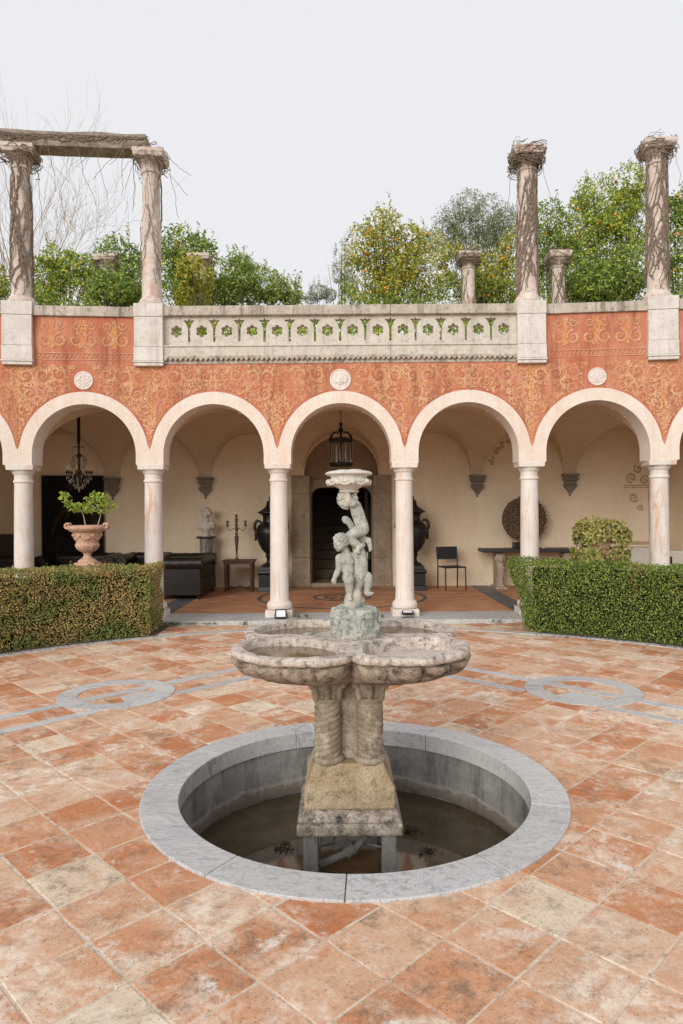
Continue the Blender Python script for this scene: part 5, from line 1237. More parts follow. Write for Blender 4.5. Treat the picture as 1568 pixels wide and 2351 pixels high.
tree('citrus_tree', 'yellowing citrus cut by the left picture edge', 'tree', 0, [(-15,650,40,60),(5,690,35,35)], 15.2, M_CITRUS_Y, 1500)
tree('citrus_tree', 'dark citrus tree just left of the beam-end column', 'tree', 285, [(285,600,50,48),(250,640,45,45),(310,640,45,50),(260,585,25,22),(305,575,25,25),(215,630,40,45)], 16.5, M_CITRUS_D, 3800, sprays=8)
tree('citrus_tree', 'taller citrus tree just right of the beam-end column', 'tree', 430, [(430,580,55,50),(400,620,50,50),(465,600,38,45),(410,550,32,25),(450,545,28,22),(440,650,60,45)], 15.6, M_CITRUS_D, 4200, sprays=12, fruit=8)
tree('oleander', 'yellow-leaved bush in front of the pale rear column', 'bush', 465, [(455,630,45,35),(440,665,45,35)], 13.4, M_CITRUS_Y, 1500, sprays=6)
tree('oleander', 'loose green bush in front of the rear column between the beam columns', 'bush', 262, [(240,655,40,32),(285,660,45,34),(262,675,60,25)], 13.4, M_OLEANDER, 2200, sprays=10)
tree('oleander', 'light green oleander sloping down to the open sky gap', 'bush', 570, [(540,640,50,45),(590,650,50,40),(630,665,45,30),(505,660,45,40),(665,680,30,18),(560,610,30,22),(690,686,18,14)], 15, M_OLEANDER, 5200, .10, .026, sprays=34)
tree('citrus_tree', 'orange tree with many fruits left of the rear bushy column', 'tree', 900, [(900,580,75,75),(850,590,50,60),(960,580,60,60),(905,520,30,35),(870,530,35,25),(830,640,45,50),(930,650,70,50),(1000,640,50,55),(880,670,80,35)], 16, M_CITRUS_Y, 7600, sprays=22, fruit=34)
tree('olive_tree', 'grey-green olive tree rising behind the orange trees', 'tree', 1095, [(1095,500,60,55),(1050,520,45,50),(1140,510,50,50),(1100,560,75,60),(1020,560,40,50),(1170,540,35,55)], 19, M_OLIVE, 9000, .085, .021, up=.6, sprays=26)
tree('olive_tree', 'small distant olive at the edge of the sky gap', 'tree', 792, [(792,590,18,28),(785,625,22,30),(805,650,24,35)], 21, M_OLIVE, 1600, .08, .018, up=.6, sprays=12)
tree('olive_tree', 'faint low olive in the bottom of the sky gap', 'tree', 735, [(735,675,26,18),(715,685,18,12),(760,680,20,16)], 23, M_OLIVE, 1300, .08, .018, up=.6, sprays=10)
tree('citrus_tree', 'bright citrus between the rear bushy column and the free-standing one', 'tree', 1135, [(1130,630,60,50),(1090,650,50,40),(1170,610,35,50),(1150,670,60,30),(1065,610,35,35),(1030,620,35,50),(1175,560,25,40)], 15.4, M_CITRUS_Y, 4200, sprays=16, fruit=8)
tree('citrus_tree', 'citrus tree just right of the free-standing column', 'tree', 1262, [(1262,530,42,50),(1275,580,50,50),(1240,620,45,50),(1300,620,45,50)], 16.6, M_CITRUS_D, 3600, sprays=12, fruit=5)
tree('citrus_tree', 'tallest orange tree, left of the far right column', 'tree', 1405, [(1400,490,85,70),(1440,440,50,38),(1350,480,50,50),(1460,510,50,70),(1330,540,45,50),(1400,570,90,60),(1480,450,35,40)], 16.8, M_CITRUS, 8600, sprays=26, fruit=26)
tree('citrus_tree', 'dark leafy bush under the tallest orange tree', 'bush', 1380, [(1380,645,75,45),(1440,640,60,50),(1320,655,45,35),(1400,680,90,20)], 15.2, M_CITRUS_D, 4600, .10, .042, sprays=8)
tree('citrus_tree', 'orange tree cut by the right picture edge', 'tree', 1560, [(1560,540,40,80),(1580,480,40,50),(1550,630,40,60)], 16.2, M_CITRUS_D, 3000, fruit=8, sprays=8)
# low ground cover along the parapet, seen through its piercings
g = G(); n = 26000; x = rng.uniform(-7.2, 7.2, n); y = rng.uniform(11.5, 13.6, n); z = 4.0+rng.random(n)**.6*np.minimum(1.28+.12*vnoise(np.c_[x,y,0*x],1.5), (1.6+470*y/FPX)-4.03); P = np.c_[x,y,z]
leaf_quads(g, P, rng.normal(size=(n,3))+[0,-.3,.6], rng.uniform(.07,.12,n), rng.uniform(.03,.05,n)); o = g.obj('ground_cover', M_CITRUS, fix=False, kind='stuff'); tag(o, 'tangled green undergrowth behind the parapet', 'undergrowth')
g = G(); n = 15000; x = rng.uniform(-7.8, 7.8, n); y = rng.uniform(14.7, 15.7, n); q = np.c_[x, y*.3, 0*x]; z = 5.6+rng.random(n)**.7*(.98+.30*vnoise(q, 1.6)+.16*vnoise(q+5, 4.2)); P = np.c_[x,y,z]
keep = np.abs(784+x/y*FPX-738) > 40; P = P[keep]; n = len(P); leaf_quads(g, P, rng.normal(size=(n,3))+[0,-.3,.6], rng.uniform(.06,.11,n), rng.uniform(.026,.045,n)); o = g.obj('undergrowth', M_OLEANDER, fix=False, kind='stuff'); tag(o, 'mixed leafy undergrowth between the trees on the terrace', 'undergrowth')
g = G()
for (xc, w_) in ((275,.9),(420,.7)):
    c = px(xc, 0, 13.0)[0]
    for i in range(90):
        p = [c+random.gauss(0,w_*.5), 13.0+random.uniform(-.5,.5), 4.2+random.random()*.7]; pts = []; d = Vector((random.gauss(0,1),random.gauss(0,.4),random.gauss(0,.7))).normalized()*.09
        for j in range(11): pts.append(tuple(p)); p = [p[0]+d.x, p[1]+d.y, p[2]+d.z]; d = (d+Vector((random.gauss(0,.03),random.gauss(0,.02),random.gauss(-.008,.03)))).normalized()*.09
        g.tube(pts, random.choice((.004,.006,.008)), 4)
o = g.obj('dry_brush', M_VINE, fix=False, kind='stuff'); tag(o, 'tangle of dry brown stems behind the left parapet', 'brush')
# bare tree far left
def bare_tree(label, xp, Y, h, seed, spread):
    rr = random.Random(seed); bx = px(xp, 0, Y)[0]; T = thing('bare_tree', label, 'tree', (bx, Y, 4.0), 0, 'bare winter trees'); gt = G(); gb = G()
    def grow(p, d, L, r, lev):
        n = 7; pts = [tuple(p)]; rad = [r]
        for k in range(n):
            d = (d+Vector((rr.gauss(0,.07),rr.gauss(0,.07),.05+rr.gauss(0,.03)))).normalized(); p = p+d*(L/n); pts.append(tuple(p)); rad.append(r*(1-.75*(k+1)/n))
            if lev < 4 and k > 0 and rr.random() < (.85,.75,.6,.45)[lev]:
                for _ in range(1 if lev else 2):
                    o_ = d.orthogonal().normalized(); o_.rotate(Matrix.Rotation(rr.uniform(0,6.28),3,d)); nd = (d+o_*rr.uniform(.35,.75)*spread).normalized(); grow(p, nd, L*rr.uniform(.42,.68), max(.0040, rad[-1]*.5), lev+1)
        (gt if lev == 0 else gb).tube(pts, rad, 5 if lev < 2 else 4, False)
    grow(Vector((0,0,0)), Vector((.02,0,1)), h, .10, 0); gt.obj('trunk', M_BARETWIG, T, fix=False); gb.obj('branches', M_BARETWIG, T, fix=False)
bare_tree('tall bare winter tree rising above the timber beam', 18, 22, 8.8, 5, .38)
bare_tree('slender bare winter tree just right of the tall one', 62, 23, 6.6, 14, .45)
bare_tree('spreading bare winter tree seen under the timber beam', 55, 19, 4.6, 9, 1.2)

# ================================================================ THINGS IN THE LOGGIA
random.seed(77); rng = np.random.default_rng(77)
# painting
s = s_at(168, NB-.03); p = W(s, NB-.03, 0); PT = thing('painting', 'large dark oil painting hung behind the leather sofas', 'painting', (p[0], p[1], 1.53), ang(s))
m = NT('dark_oil_painting', .7, .15); oc = m.objco()
body = m.ramp(m.noise(1.7, 4, .55, m.map((1.4,1,.7), oc, (.35,0,.2)), .6), [(.52,(.006,.005,.004)),(.62,(.020,.013,.008)),(.70,(.045,.028,.016)),(.78,(.08,.05,.03))]); m.col(body)
g = G(); g.box(-.58, .58, -.012, .012, -.83, .83); g.obj('canvas', m.m, PT)
g = G(); 
for bx_ in ((-.60,.60,-.02,.025,.83,.85),(-.60,.60,-.02,.025,-.85,-.83),(-.60,-.58,-.02,.025,-.83,.83),(.58,.60,-.02,.025,-.83,.83)): g.box(*bx_)
g.obj('frame', M_DARKWOOD, PT)
M_PSKIN = plain('painted_flesh', (.085,.05,.03), .85, .1, 0, .5, 12); M_PCLOTH = plain('painted_ochre_drapery', (.040,.024,.013), .85, .1, 0, .6, 7)
def dab(pts, wd, mat, nm):
    fr_ = Fr(); fr_.rib(fr_.L, pts, wd, 0); fr_.L.v = [(q[0], -.0135, q[2]) for q in fr_.L.v]; fr_.L.obj(nm, mat, PT, fix=False)
dab([(-.12,.30),(-.22,.1),(-.34,-.1),(-.42,-.35)], [.05,.10,.09,.03], M_PCLOTH, 'painted_drapery'); dab([(-.02,.28),(-.1,.05),(-.2,-.15)], [.04,.07,.02], M_PCLOTH, 'painted_drapery'); dab([(-.10,.22),(-.13,.12)], [.08,.06], M_PSKIN, 'painted_hand')
dab([(-.13,.66),(-.02,.60),(.10,.64)], [.10,.16,.08], M_PCLOTH, 'painted_head'); dab([(-.45,-.76),(-.30,-.74),(-.20,-.75)], [.02,.05,.03], M_PSKIN, 'painted_foot')
# chandelier
s = s_at(182, 2.05); p = W(s, 2.05, 0); CH = thing('chandelier', 'crystal chandelier with candles hanging in the left arch', 'chandelier', (p[0], p[1], 2.05))
g = G(); g.tube([(0,0,.78),(0,0,1.36)], .030, 8); g.obj('rope_sleeve', plain('dark_velvet_sleeve', (.035,.015,.012), .9, .1), CH)
g = G(); g.lathe([(.012,.02),(.05,.06),(.03,.12),(.02,.2),(.045,.28),(.02,.36),(.015,.5),(.04,.56),(.018,.62),(.02,.80)], (0,0,0), 12); g.obj('stem', M_BRASS, CH, smooth=True)
dropm = None
def drop(loc, sc_):
    global dropm
    if dropm is None:
        gg = G(); gg.add([(0,0,.022),(.011,0,0),(0,.006,0),(-.011,0,0),(0,-.006,0),(0,0,-.032)], [(0,1,2),(0,2,3),(0,3,4),(0,4,1),(5,2,1),(5,3,2),(5,4,3),(5,1,4)]); dropm = gg.mesh('crystal_drop')
    o = mobj('crystal_drop', dropm, M_CRYSTAL, CH, loc, random.uniform(0,6)); o.scale = (sc_,)*3
for i in range(8):
    a = 2*PI*i/8+.2; ca, sa = math.cos(a), math.sin(a); R1 = .205
    g = G(); g.tube([(.02*ca,.02*sa,.30),(.10*ca,.10*sa,.20),(.17*ca,.17*sa,.17),(R1*ca,R1*sa,.22),(R1*ca,R1*sa,.27)], .008, 6); arm = g.obj('arm', M_BRASS, CH, smooth=True)
    g = G(); g.lathe([(.008,.26),(.034,.275),(.034,.28),(.012,.285),(.014,.31)], (R1*ca, R1*sa, 0), 12); g.obj('drip_pan', M_BRASS, arm)
    g = G(); g.lathe([(.011,.31),(.011,.40),(.003,.405)], (R1*ca, R1*sa, 0), 8); g.obj('candle', M_CANDLE, arm)
    g = G(); g.tube([(.02*ca,.02*sa,.60),(.10*ca,.10*sa,.55),(.14*ca,.14*sa,.42),(.10*ca,.10*sa,.35)], .004, 5); g.obj('scroll_wire', M_BRASS, CH)
    for (rr_, zz) in ((R1,.235),(R1,.17),(.15,.11),(.10,.06),(.12,.50),(.14,.14)): drop((rr_*ca, rr_*sa, zz), 1.25)
    b = a+PI/8
    for (rr_, zz) in ((R1*.93,.20),(R1*.8,.13),(.07,.02),(.17,.25)): drop((rr_*math.cos(b), rr_*math.sin(b), zz), 1.3)
for i in range(6): a = i*PI/3; g = G(); g.tube([(0,0,.70),(.06*math.cos(a),.06*math.sin(a),.74),(.10*math.cos(a),.10*math.sin(a),.70)], .005, 5); g.obj('crown_leaf', M_BRASS, CH)
drop((0,0,-.02), 1.8)
# lantern
LN = thing('lantern', 'black iron lantern with glass panes hanging in the middle arch', 'lantern', (0, 12.1, 2.43))
g = G(); g.lathe([(.195,.0),(.215,.005),(.215,.035),(.195,.04)], (0,0,0), 24); g.lathe([(.19,-.02),(.20,0.0)], (0,0,0), 24); g.obj('base_ring', M_LANTERN, LN)
g = G(); g.lathe([(.195,.415),(.218,.42),(.222,.455),(.195,.465)], (0,0,0), 24); g.obj('top_ring', M_LANTERN, LN)
for i in range(6):
    a = 2*PI*i/6+PI/2; ca, sa = math.cos(a), math.sin(a); g = G(); g.tube([(.207*ca,.207*sa,.02),(.207*ca,.207*sa,.44)], .014, 6); g.obj('post', M_LANTERN, LN)
    g = G(); g.cap((.215*ca,.215*sa,.46), .020, (.215*ca,.215*sa,.50), .010, 8); g.cap((.215*ca,.215*sa,.50), .007, (.215*ca,.215*sa,.54), .003, 6); g.obj('finial', M_LANTERN, LN, smooth=True)
    g = G(); g.tube([(.20*ca,.20*sa,.46),(.19*ca,.19*sa,.52),(.14*ca,.14*sa,.575),(.08*ca,.08*sa,.585),(.055*ca,.055*sa,.56),(.07*ca,.07*sa,.54)], .010, 6); g.obj('scroll', M_LANTERN, LN, smooth=True)
    b0 = a+.07; b1 = a+2*PI/6-.07; n = 6; g = G()
    vs = [((r)*math.cos(b0+(b1-b0)*k/n), (r)*math.sin(b0+(b1-b0)*k/n), z) for r in (.203,.206) for z in (.04,.415) for k in range(n+1)]; m_ = n+1
    fs = []
    for q, o_ in ((0,1),(2,-1)): fs += [(q*m_+k, q*m_+k+1, (q+1)*m_+k+1, (q+1)*m_+k) for k in range(n)]
    fs += [(k, k+1, 2*m_+k+1, 2*m_+k) for k in range(n)]+[(m_+k, m_+k+1, 3*m_+k+1, 3*m_+k) for k in range(n)]+[(0, m_, 3*m_, 2*m_),(n, m_+n, 3*m_+n, 2*m_+n)]
    g.add(vs, fs); g.obj('glass_pane', M_GLASS, LN, smooth=True)
g = G(); g.lathe([(.012,.44),(.022,.46),(.020,.56),(.05,.60),(.055,.62),(.025,.65),(.018,.70),(.045,.735),(.012,.745),(.006,.76)], (0,0,0), 12); g.obj('crown', M_LANTERN, LN, smooth=True)
for i in range(3):
    g = G(); z = .78+i*.075; n = 14; pts = [((.014*math.cos(t), 0, z+.036*math.sin(t)) if i % 2 == 0 else (0, .014*math.cos(t), z+.036*math.sin(t))) for t in [2*PI*k/n for k in range(n+1)]]; g.tube(pts, .005, 5); g.obj('chain_link', M_LANTERN, LN)
for i in range(3):
    a = i*2.1; g = G(); g.lathe([(.03,.04),(.03,.05),(.012,.055),(.012,.09),(.02,.095),(.02,.10)], (.07*math.cos(a), .07*math.sin(a), 0), 10); g.obj('lamp_socket', M_LANTERN, LN)
# sofas
def sofa(label, loc, rz, L, Dp=.9, Hh=.76):
    """chesterfield; local +x along it, its front faces -y"""
    S = thing('leather_sofa', label, 'sofa', loc, rz, 'dark leather chesterfield sofas'); h = L/2
    g = G(); g.box(-h+.06, h-.06, -Dp/2+.04, Dp/2-.05, .07, .34); g.obj('base', M_LEATHER, S, bevel=.02)
    nc = max(1, round((L-.4)/.62)); cw = (L-.40)/nc
    for i in range(nc): x = -h+.20+i*cw; g = G(); g.box(x+.006, x+cw-.006, -Dp/2+.02, Dp/2-.26, .345, .47); g.obj('seat_cushion', M_LEATHER, S, bevel=.035)
    g = G(); g.box(-h+.12, h-.12, Dp/2-.25, Dp/2-.08, .34, Hh-.10); g.obj('back_panel', M_LEATHER, S, bevel=.03)
    g = G(); n = int(L/.05); g.tube([(-h+.09+(L-.18)*i/n, Dp/2-.14, Hh-.105+.006*math.sin(i*2.1)) for i in range(n+1)], [.10+.010*abs(math.sin(PI*i*.05/.16)) for i in range(n+1)], 16); g.obj('rolled_back', M_LEATHER, S, smooth=True)
    for i in range(int((L-.3)/.15)):
        for j in range(3): g = G(); g.ell((-h+.2+(i+(.5 if j % 2 else 0))*.15, Dp/2-.262, .50+j*.075), (.016,.012,.016), seg=8, rings=5); g.obj('tuft_button', M_LEATHER, S, smooth=True)
    for sg in (-1, 1):
        g = G(); g.box(*sorted((sg*(h-.20), sg*(h-.05))), -Dp/2+.03, Dp/2-.06, .07, Hh-.14); a_ = g.obj('arm_panel', M_LEATHER, S, bevel=.02)
        g = G(); g.tube([(sg*(h-.115), -Dp/2+.02+(Dp-.06)*i/16, Hh-.12) for i in range(17)], [.112+.006*abs(math.sin(i*.9)) for i in range(17)], 18); r_ = g.obj('arm_roll', M_LEATHER, S, smooth=True)
        g = G(); pts = [(sg*(h-.115)+r*math.cos(t), -Dp/2+.012, Hh-.12+r*math.sin(t)) for t, r in [(k*.45, .105-.0045*k) for k in range(20)]]; g.tube(pts, .010, 6); g.obj('scroll_piping', M_LEATHER, r_, smooth=True)
        for y in (-Dp/2+.10, Dp/2-.12): g = G(); g.lathe([(.02,0),(.03,.03),(.026,.07)], (sg*(h-.13), y, 0), 12); g.obj('bun_foot', M_DARKWOOD, S, smooth=True)
    return S
sofa('dark leather sofa under the painting, behind the terracotta urn', (-5.12, 13.38, ZF), R(4), 1.5)
sofa('dark leather armchair between the painting and the bust', (-3.87, 13.50, ZF), 0, .96)
sofa('dark leather sofa seen from its side arm beside the second column', (-2.93, 12.86, ZF), R(-90), 1.52, .96)
p = W(s_at(28, 2.9), 2.9, ZF); sofa('dark leather sofa cut by the left picture edge', (p[0]-.35, p[1], ZF), R(14), 1.3)
# carved high-backed chair, far left
p = W(s_at(4, 3.4), 3.4, ZF); HC = thing('carved_chair', 'dark carved high-backed chair at the left picture edge', 'chair', p, R(12))
g = G(); g.box(-.24, .24, -.02, .03, .45, 1.14); g.obj('backrest', M_DARKWOOD, HC, bevel=.01)
for i in range(6): g = G(); g.ell((-.2+.08*i, .005, 1.145),(.045,.03,.03),seg=10,rings=6); g.obj('crest_lobe', M_DARKWOOD, HC, smooth=True)
g = G(); g.box(-.26,.26,-.5,.0,.40,.46); g.obj('seat', M_DARKWOOD, HC, bevel=.01)
for x in (-.22,.22):
    for y in (-.46,-.03): g = G(); g.box(x-.03,x+.03,y-.03,y+.03,0,.40); g.obj('leg', M_DARKWOOD, HC)
# bust and its pillar
PB = thing('marble_pillar', 'dark veined marble pillar carrying the white bust', 'pillar', (-2.735, 13.8, ZF))
g = G(); g.lathe([(.16,0),(.16,.06),(.145,.08)], (0,0,0), 24); g.obj('base', M_SLATE, PB); g = G(); g.lathe([(.140,.08),(.135,.5),(.130,1.03)], (0,0,0), 28); g.obj('shaft', M_MARBLEVEIN, PB, smooth=True); g = G(); g.fr(0,0,1.03,1.07,.16,.16,.17,.17); g.obj('top_slab', M_SLATE, PB)
BU = thing('bust', 'white marble bust of a curly-haired head on the veined pillar', 'bust', (-2.735, 13.8, ZF+1.07))
g = G(); g.lathe([(.095,0),(.095,.03),(.07,.045),(.065,.075),(.085,.09),(.08,.10)], (0,0,0), 24); g.obj('socle', M_MARBLEWHITE, BU, smooth=True)
g = G(); head(g, (0,-.015,.455), .098, (-.45,-.85,-.10), (0,0,1), 130); g.chain([(0,0,.36),(0,0,.28)], [.062,.07]); g.cap((-.10,.0,.235), .062, (.10,.0,.235), .062); g.ell((0,-.02,.19),(.125,.085,.10)); g.ell((0,-.01,.12),(.07,.06,.06)); g.cap((-.12,0,.24), .06, (-.13,0,.20), .05); g.cap((.12,0,.24), .06, (.13,0,.20), .05)
me = blend_mesh(g, 'bust', .007, 1); mobj('head_and_shoulders', me, M_MARBLEWHITE, BU)
# side table and candelabrum
ST = thing('side_table', 'old carved wooden side table beside the black urn', 'table', (-2.03, 13.55, ZF))
g = G(); g.box(-.32,.32,-.22,.22,.585,.61); g.obj('top', M_WOODOLD, ST, bevel=.005); g = G(); g.box(-.29,.29,-.19,.19,.53,.583); g.obj('apron', M_WOODOLD, ST, bevel=.004)
for x in (-.25,.25):
    for y in (-.16,.16): g = G(); g.lathe([(.022,0),(.03,.02),(.02,.05),(.022,.12),(.026,.3),(.034,.46),(.026,.48),(.036,.53)], (x,y,0), 10); g.obj('leg', M_WOODOLD, ST, smooth=True)
for sg in (-1,1): g = G(); g.tube([(-.25,.16*sg,.06),(-.1,.05*sg,.05),(0,0,.085),(.1,-.05*sg,.05),(.25,-.16*sg,.06)], .016, 8); g.obj('stretcher', M_WOODOLD, ST, smooth=True)
CA = thing('candelabrum', 'tall five-armed pewter candelabrum standing on the side table', 'candelabrum', (-2.075, 13.50, ZF+.61))
g = G(); g.lathe([(.085,0),(.08,.01),(.03,.03),(.02,.06),(.016,.14),(.020,.16),(.030,.30),(.042,.44),(.042,.46),(.020,.48),(.032,.52),(.020,.55),(.034,.60),(.034,.64),(.018,.66),(.02,.80)], (0,0,0), 20); g.obj('stem', M_PEWTER, CA, smooth=True)
def cup(g, c): g.lathe([(.010,-.02),(.045,.0),(.045,.004),(.014,.01),(.026,.045),(.022,.07),(.036,.09),(.036,.095),(.010,.094)], c, 14)
g = G(); cup(g, (0,0,.80)); g.obj('candle_cup', M_PEWTER, CA, smooth=True)
for i in range(4):
    a = PI/2*i+.15; ca, sa = math.cos(a), math.sin(a); g = G(); g.tube([(r*ca, r*sa, z) for r, z in ((.02,.60),(.06,.625),(.09,.60),(.125,.58),(.16,.60),(.175,.645),(.175,.67))], .007, 6); q = g.obj('arm', M_PEWTER, CA, smooth=True)
    g = G(); cup(g, (.175*ca,.175*sa,.68)); g.obj('candle_cup', M_PEWTER, q, smooth=True)
# black urns
zc_ = lambda cy: EYE-((1850+cy/4.48)/1.594-1175)*.00863-ZF
def rc(cx): return (850-cx)/7.14*.00863
def black_urn(label, x):
    U = thing('black_urn', label, 'urn', (x, 13.55, ZF), 0, 'black iron urns flanking the door')
    g = G()
    for z0, z1, a, b in ((0,zc_(1300),.255,.235),(zc_(1300),zc_(1110),.225,.225),(zc_(1110),zc_(1080),.235,.255),(zc_(1080),zc_(1045),.255,.245),(zc_(1045),zc_(985),.215,.205)): g.fr(0,0,z0,z1,a,a,b,b)
    g.obj('plinth', M_BLACKIRON, U, bevel=.006)
    g = G(); g.lathe([(.20,zc_(985)),(.17,zc_(950)),(.10,zc_(920)),(.085,zc_(880)),(.09,zc_(850)),(.12,zc_(810)),(.10,zc_(780))], (0,0,0), 28); g.obj('foot', M_BLACKIRON, U, smooth=True)
    g = G(); g.lathe([(.09,zc_(785)),(.13,zc_(755)),(.19,zc_(700)),(.25,zc_(600)),(.285,zc_(500)),(.30,zc_(430)),(.29,zc_(370)),(.26,zc_(320)),(.22,zc_(290)),(.165,zc_(260)),(.155,zc_(200)),(.17,zc_(150)),(.23,zc_(118)),(.268,zc_(105)),(.268,zc_(92)),(.2,zc_(85))], (0,0,0), 40); b_ = g.obj('body', M_BLACKIRON, U, smooth=True)
    g = G(); g.lathe([(.24,zc_(90)),(.21,zc_(70)),(.15,zc_(40)),(.10,zc_(0)),(.085,zc_(-40)),(.09,zc_(-70)),(.05,zc_(-95)),(.03,zc_(-110)),(.045,zc_(-135)),(.02,zc_(-165)),(.004,zc_(-185))], (0,0,0), 28); g.obj('lid', M_BLACKIRON, U, smooth=True)
    for sg in (-1,1):
        g = G(); g.chain([(sg*r, 0, zc_(cy)) for r, cy in ((.17,300),(.21,250),(.27,235),(.315,280),(.325,350),(.30,400),(.285,440))], [.018,.022,.026,.030,.034,.03,.024], 10)
        for q in range(6): g.ell((sg*.30, random.uniform(-.05,.05), zc_(430+q*22)), (.028,.04,.028), seg=8, rings=6)
        me = blend_mesh(g, 'handle', .009, 1); mobj('mask_handle', me, M_BLACKIRON, U)
    g = G()
    for i in range(40): a = 2*PI*i/40; g.ell((.288*math.cos(a), .288*math.sin(a), zc_(440)+.03*math.sin(5*a)), (.026,.026,.030), seg=8, rings=6)
    me = blend_mesh(g, 'relief', .010, 1); mobj('relief_band', me, M_BLACKIRON, b_)
black_urn('tall black lidded urn left of the doorway', -1.40); black_urn('tall black lidded urn right of the doorway', 1.40)
# metal chair
C_ = thing('metal_chair', 'black metal chair with mesh back against the rear wall', 'chair', (2.16, 13.50, ZF), R(14))
for x in (-.21,.21):
    g = G(); g.tube([(x,.20,0),(x,.18,.44),(x,.23,.82)], .014, 8); g.obj('rear_leg', M_BLACKIRON, C_); g = G(); g.tube([(x,-.22,0),(x,-.20,.44)], .014, 8); g.obj('front_leg', M_BLACKIRON, C_)
g = G(); g.box(-.22,.22,-.22,.19,.43,.455); g.obj('seat', M_BLACKIRON, C_, bevel=.008)
g = G(); g.add([(-.225,.197,.58),(.225,.197,.58),(.225,.235,.83),(-.225,.235,.83),(-.225,.215,.58),(.225,.215,.58),(.225,.253,.83),(-.225,.253,.83)],[(0,1,2,3),(4,7,6,5),(0,4,5,1),(1,5,6,2),(2,6,7,3),(3,7,4,0)]); g.obj('backrest', M_BLACKIRON, C_, bevel=.005)
# console table on lion legs
CT = thing('console_table', 'slate-topped console table on carved stone lion supports', 'table', (3.68, 13.62, ZF))
g = G(); g.box(-.92,.90,-.28,.28,.72,.79); g.obj('top', M_SLATE, CT, bevel=.015)
for x in (-.56, .78):
    g = G(); g.box(x-.06,x+.06,-.10,.22,.0,.70); g.box(x-.11,x+.11,-.26,.24,.0,.05)
    g.ell((x,-.17,.60),(.075,.08,.085)); g.ell((x,-.24,.575),(.045,.04,.045)); g.ell((x,-.275,.585),(.022,.015,.016))
    for i in range(16): a = 2*PI*i/16; g.ell((x+.085*math.cos(a),-.15,.60+.095*math.sin(a)),(.028,.035,.03),seg=8,rings=6)
    for e in (-1,1): g.ell((x+e*.03,-.243,.625),(.012,.01,.01),seg=6,rings=5); g.ell((x+e*.06,-.17,.685),(.022,.015,.022),seg=8,rings=6)
    g.chain([(x,-.16,.50),(x,-.19,.40),(x,-.18,.30),(x,-.17,.15),(x,-.18,.08)], [.075,.085,.07,.05,.055]); g.ell((x,-.215,.075),(.07,.06,.035))
    for q in range(4): g.ell((x-.045+.03*q,-.265,.065),(.017,.02,.018),seg=8,rings=6)
    g.chain([(x,.0,.55),(x,.05,.40),(x,.06,.2)], [.09,.08,.07]); me = blend_mesh(g, 'lion', .010, 1); displace(me, lambda c: .004*vnoise(c, 40)); mobj('lion_support', me, M_LION, CT)
# root-wood disc on a stand
DS = thing('disc_sculpture', 'round wall-like disc of brown root chunks on a black stand', 'sculpture', (3.66, 13.70, ZF+.79))
g = G(); g.box(-.22,.20,-.12,.12,0,.115); g.obj('stand', M_BLACKIRON, DS, bevel=.004); g = G(); g.tube([(0,0,.11),(0,0,.30)], .012, 8); g.obj('rod', M_BLACKIRON, DS)
g = G(); 
vs = [(.44*math.cos(2*PI*i/48), y, .575+.44*math.sin(2*PI*i/48)) for y in (-.02,.03) for i in range(48)]; g.add(vs, [tuple(range(48)), tuple(range(95,47,-1))]+[(i,(i+1)%48,48+(i+1)%48,48+i) for i in range(48)]); g.obj('backing_disc', M_DARKWOOD, DS)
g = G(); n = 330
for i in range(n):
    r = .455*math.sqrt((i+.5)/n); a = i*2.39996; c = Vector((r*math.cos(a), -.035+random.uniform(-.012,.012), .575+r*math.sin(a))); t = Vector((random.gauss(0,1), random.gauss(0,.35), random.gauss(0,1))).normalized()*random.uniform(.012,.024); g.cap(c-t, random.uniform(.010,.015), c+t, random.uniform(.008,.013), 6)
g.obj('root_chunks', M_CHUNK, DS, fix=False, kind='stuff')
g = G(); g.lathe([(.035,0),(.045,.02),(.03,.04),(.035,.055),(.02,.05)], (0,0,0), 14); tag(g.obj('small_dish', M_MARBLEWHITE, None, (3.98,13.5,ZF+.79), smooth=True), 'small pale dish at right end of the slate console', 'dish')
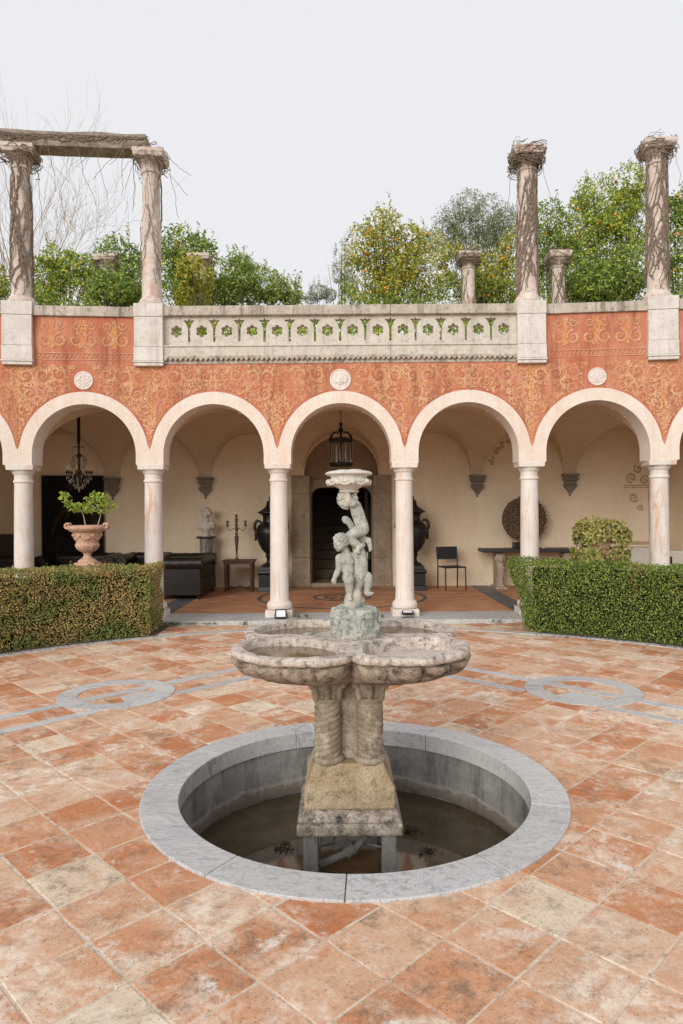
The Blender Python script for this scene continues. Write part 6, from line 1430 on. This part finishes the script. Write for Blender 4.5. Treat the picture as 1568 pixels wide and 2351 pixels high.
# white sofa far right
s = s_at(1490, 3.2); p = W(s, 3.2, ZF); WS = thing('white_sofa', 'low white sofa behind the right hedge near the far right column', 'sofa', p, ang(s)-R(4))
g = G(); g.box(-.75,.75,-.42,.40,.05,.40); g.obj('base', M_LINEN, WS, bevel=.03); g = G(); g.box(-.75,.75,.20,.42,.40,.76); g.obj('backrest', M_LINEN, WS, bevel=.04)
for x in (-.38,.38): g = G(); g.box(x-.36,x+.36,-.42,.19,.405,.52); g.obj('seat_cushion', M_LINEN, WS, bevel=.04)
g = G(); g.add([(-.34,.0,.50),(.10,-.05,.50),(.14,.10,.80),(-.30,.16,.84),(-.32,.12,.48),(.14,.07,.48),(.16,.18,.80),(-.28,.23,.84)],[(0,1,2,3),(4,7,6,5),(0,4,5,1),(1,5,6,2),(2,6,7,3),(3,7,4,0)]); g.obj('cushion', M_LINEN, WS, bevel=.03)
s = s_at(1522, 2.6); p = W(s, 2.6, ZF); g = G(); g.box(-.12,.12,-.12,.12,0,.70); o = g.obj('plant_stand', M_DARKWOOD, None, p, ang(s), bevel=.01); tag(o, 'dark square wooden stand right of the white sofa', 'stand')
# floodlights at the column feet
def flood(label, x, y, tilt, rz):
    F = thing('floodlight', label, 'floodlight', (x, y, ZF), rz, 'floodlights at the column feet')
    M_ = Matrix.Rotation(tilt, 3, 'X')
    def t(g): g.v = [tuple(M_ @ Vector(q)+Vector((0,0,.075))) for q in g.v]; return g
    g = G(); g.box(-.084,.084,-.012,.018,-.066,.066); t(g).obj('housing', M_FLOODBODY, F, bevel=.004)
    g = G(); g.box(-.064,.064,-.0135,-.0125,-.050,.046); t(g).obj('glass', M_FLOODGLASS, F)
    for i in range(7): g = G(); g.box(-.06+i*.02-.003,-.06+i*.02+.003,.018,.034,-.05,.05); t(g).obj('cooling_fin', M_FLOODBODY, F)
    g = G(); g.tube([(-.095,0,.075),(-.095,.01,.005),(.095,.01,.005),(.095,0,.075)], .005, 6); g.obj('bracket', M_FLOODBODY, F)
flood('floodlight with white glass facing us at the left-centre column foot', px(643,0,9.90)[0], 9.90, R(-24), R(4))
flood('black floodlight tilted upward at the right-centre column foot', px(934,0,9.92)[0], 9.92, R(-82), R(-3))
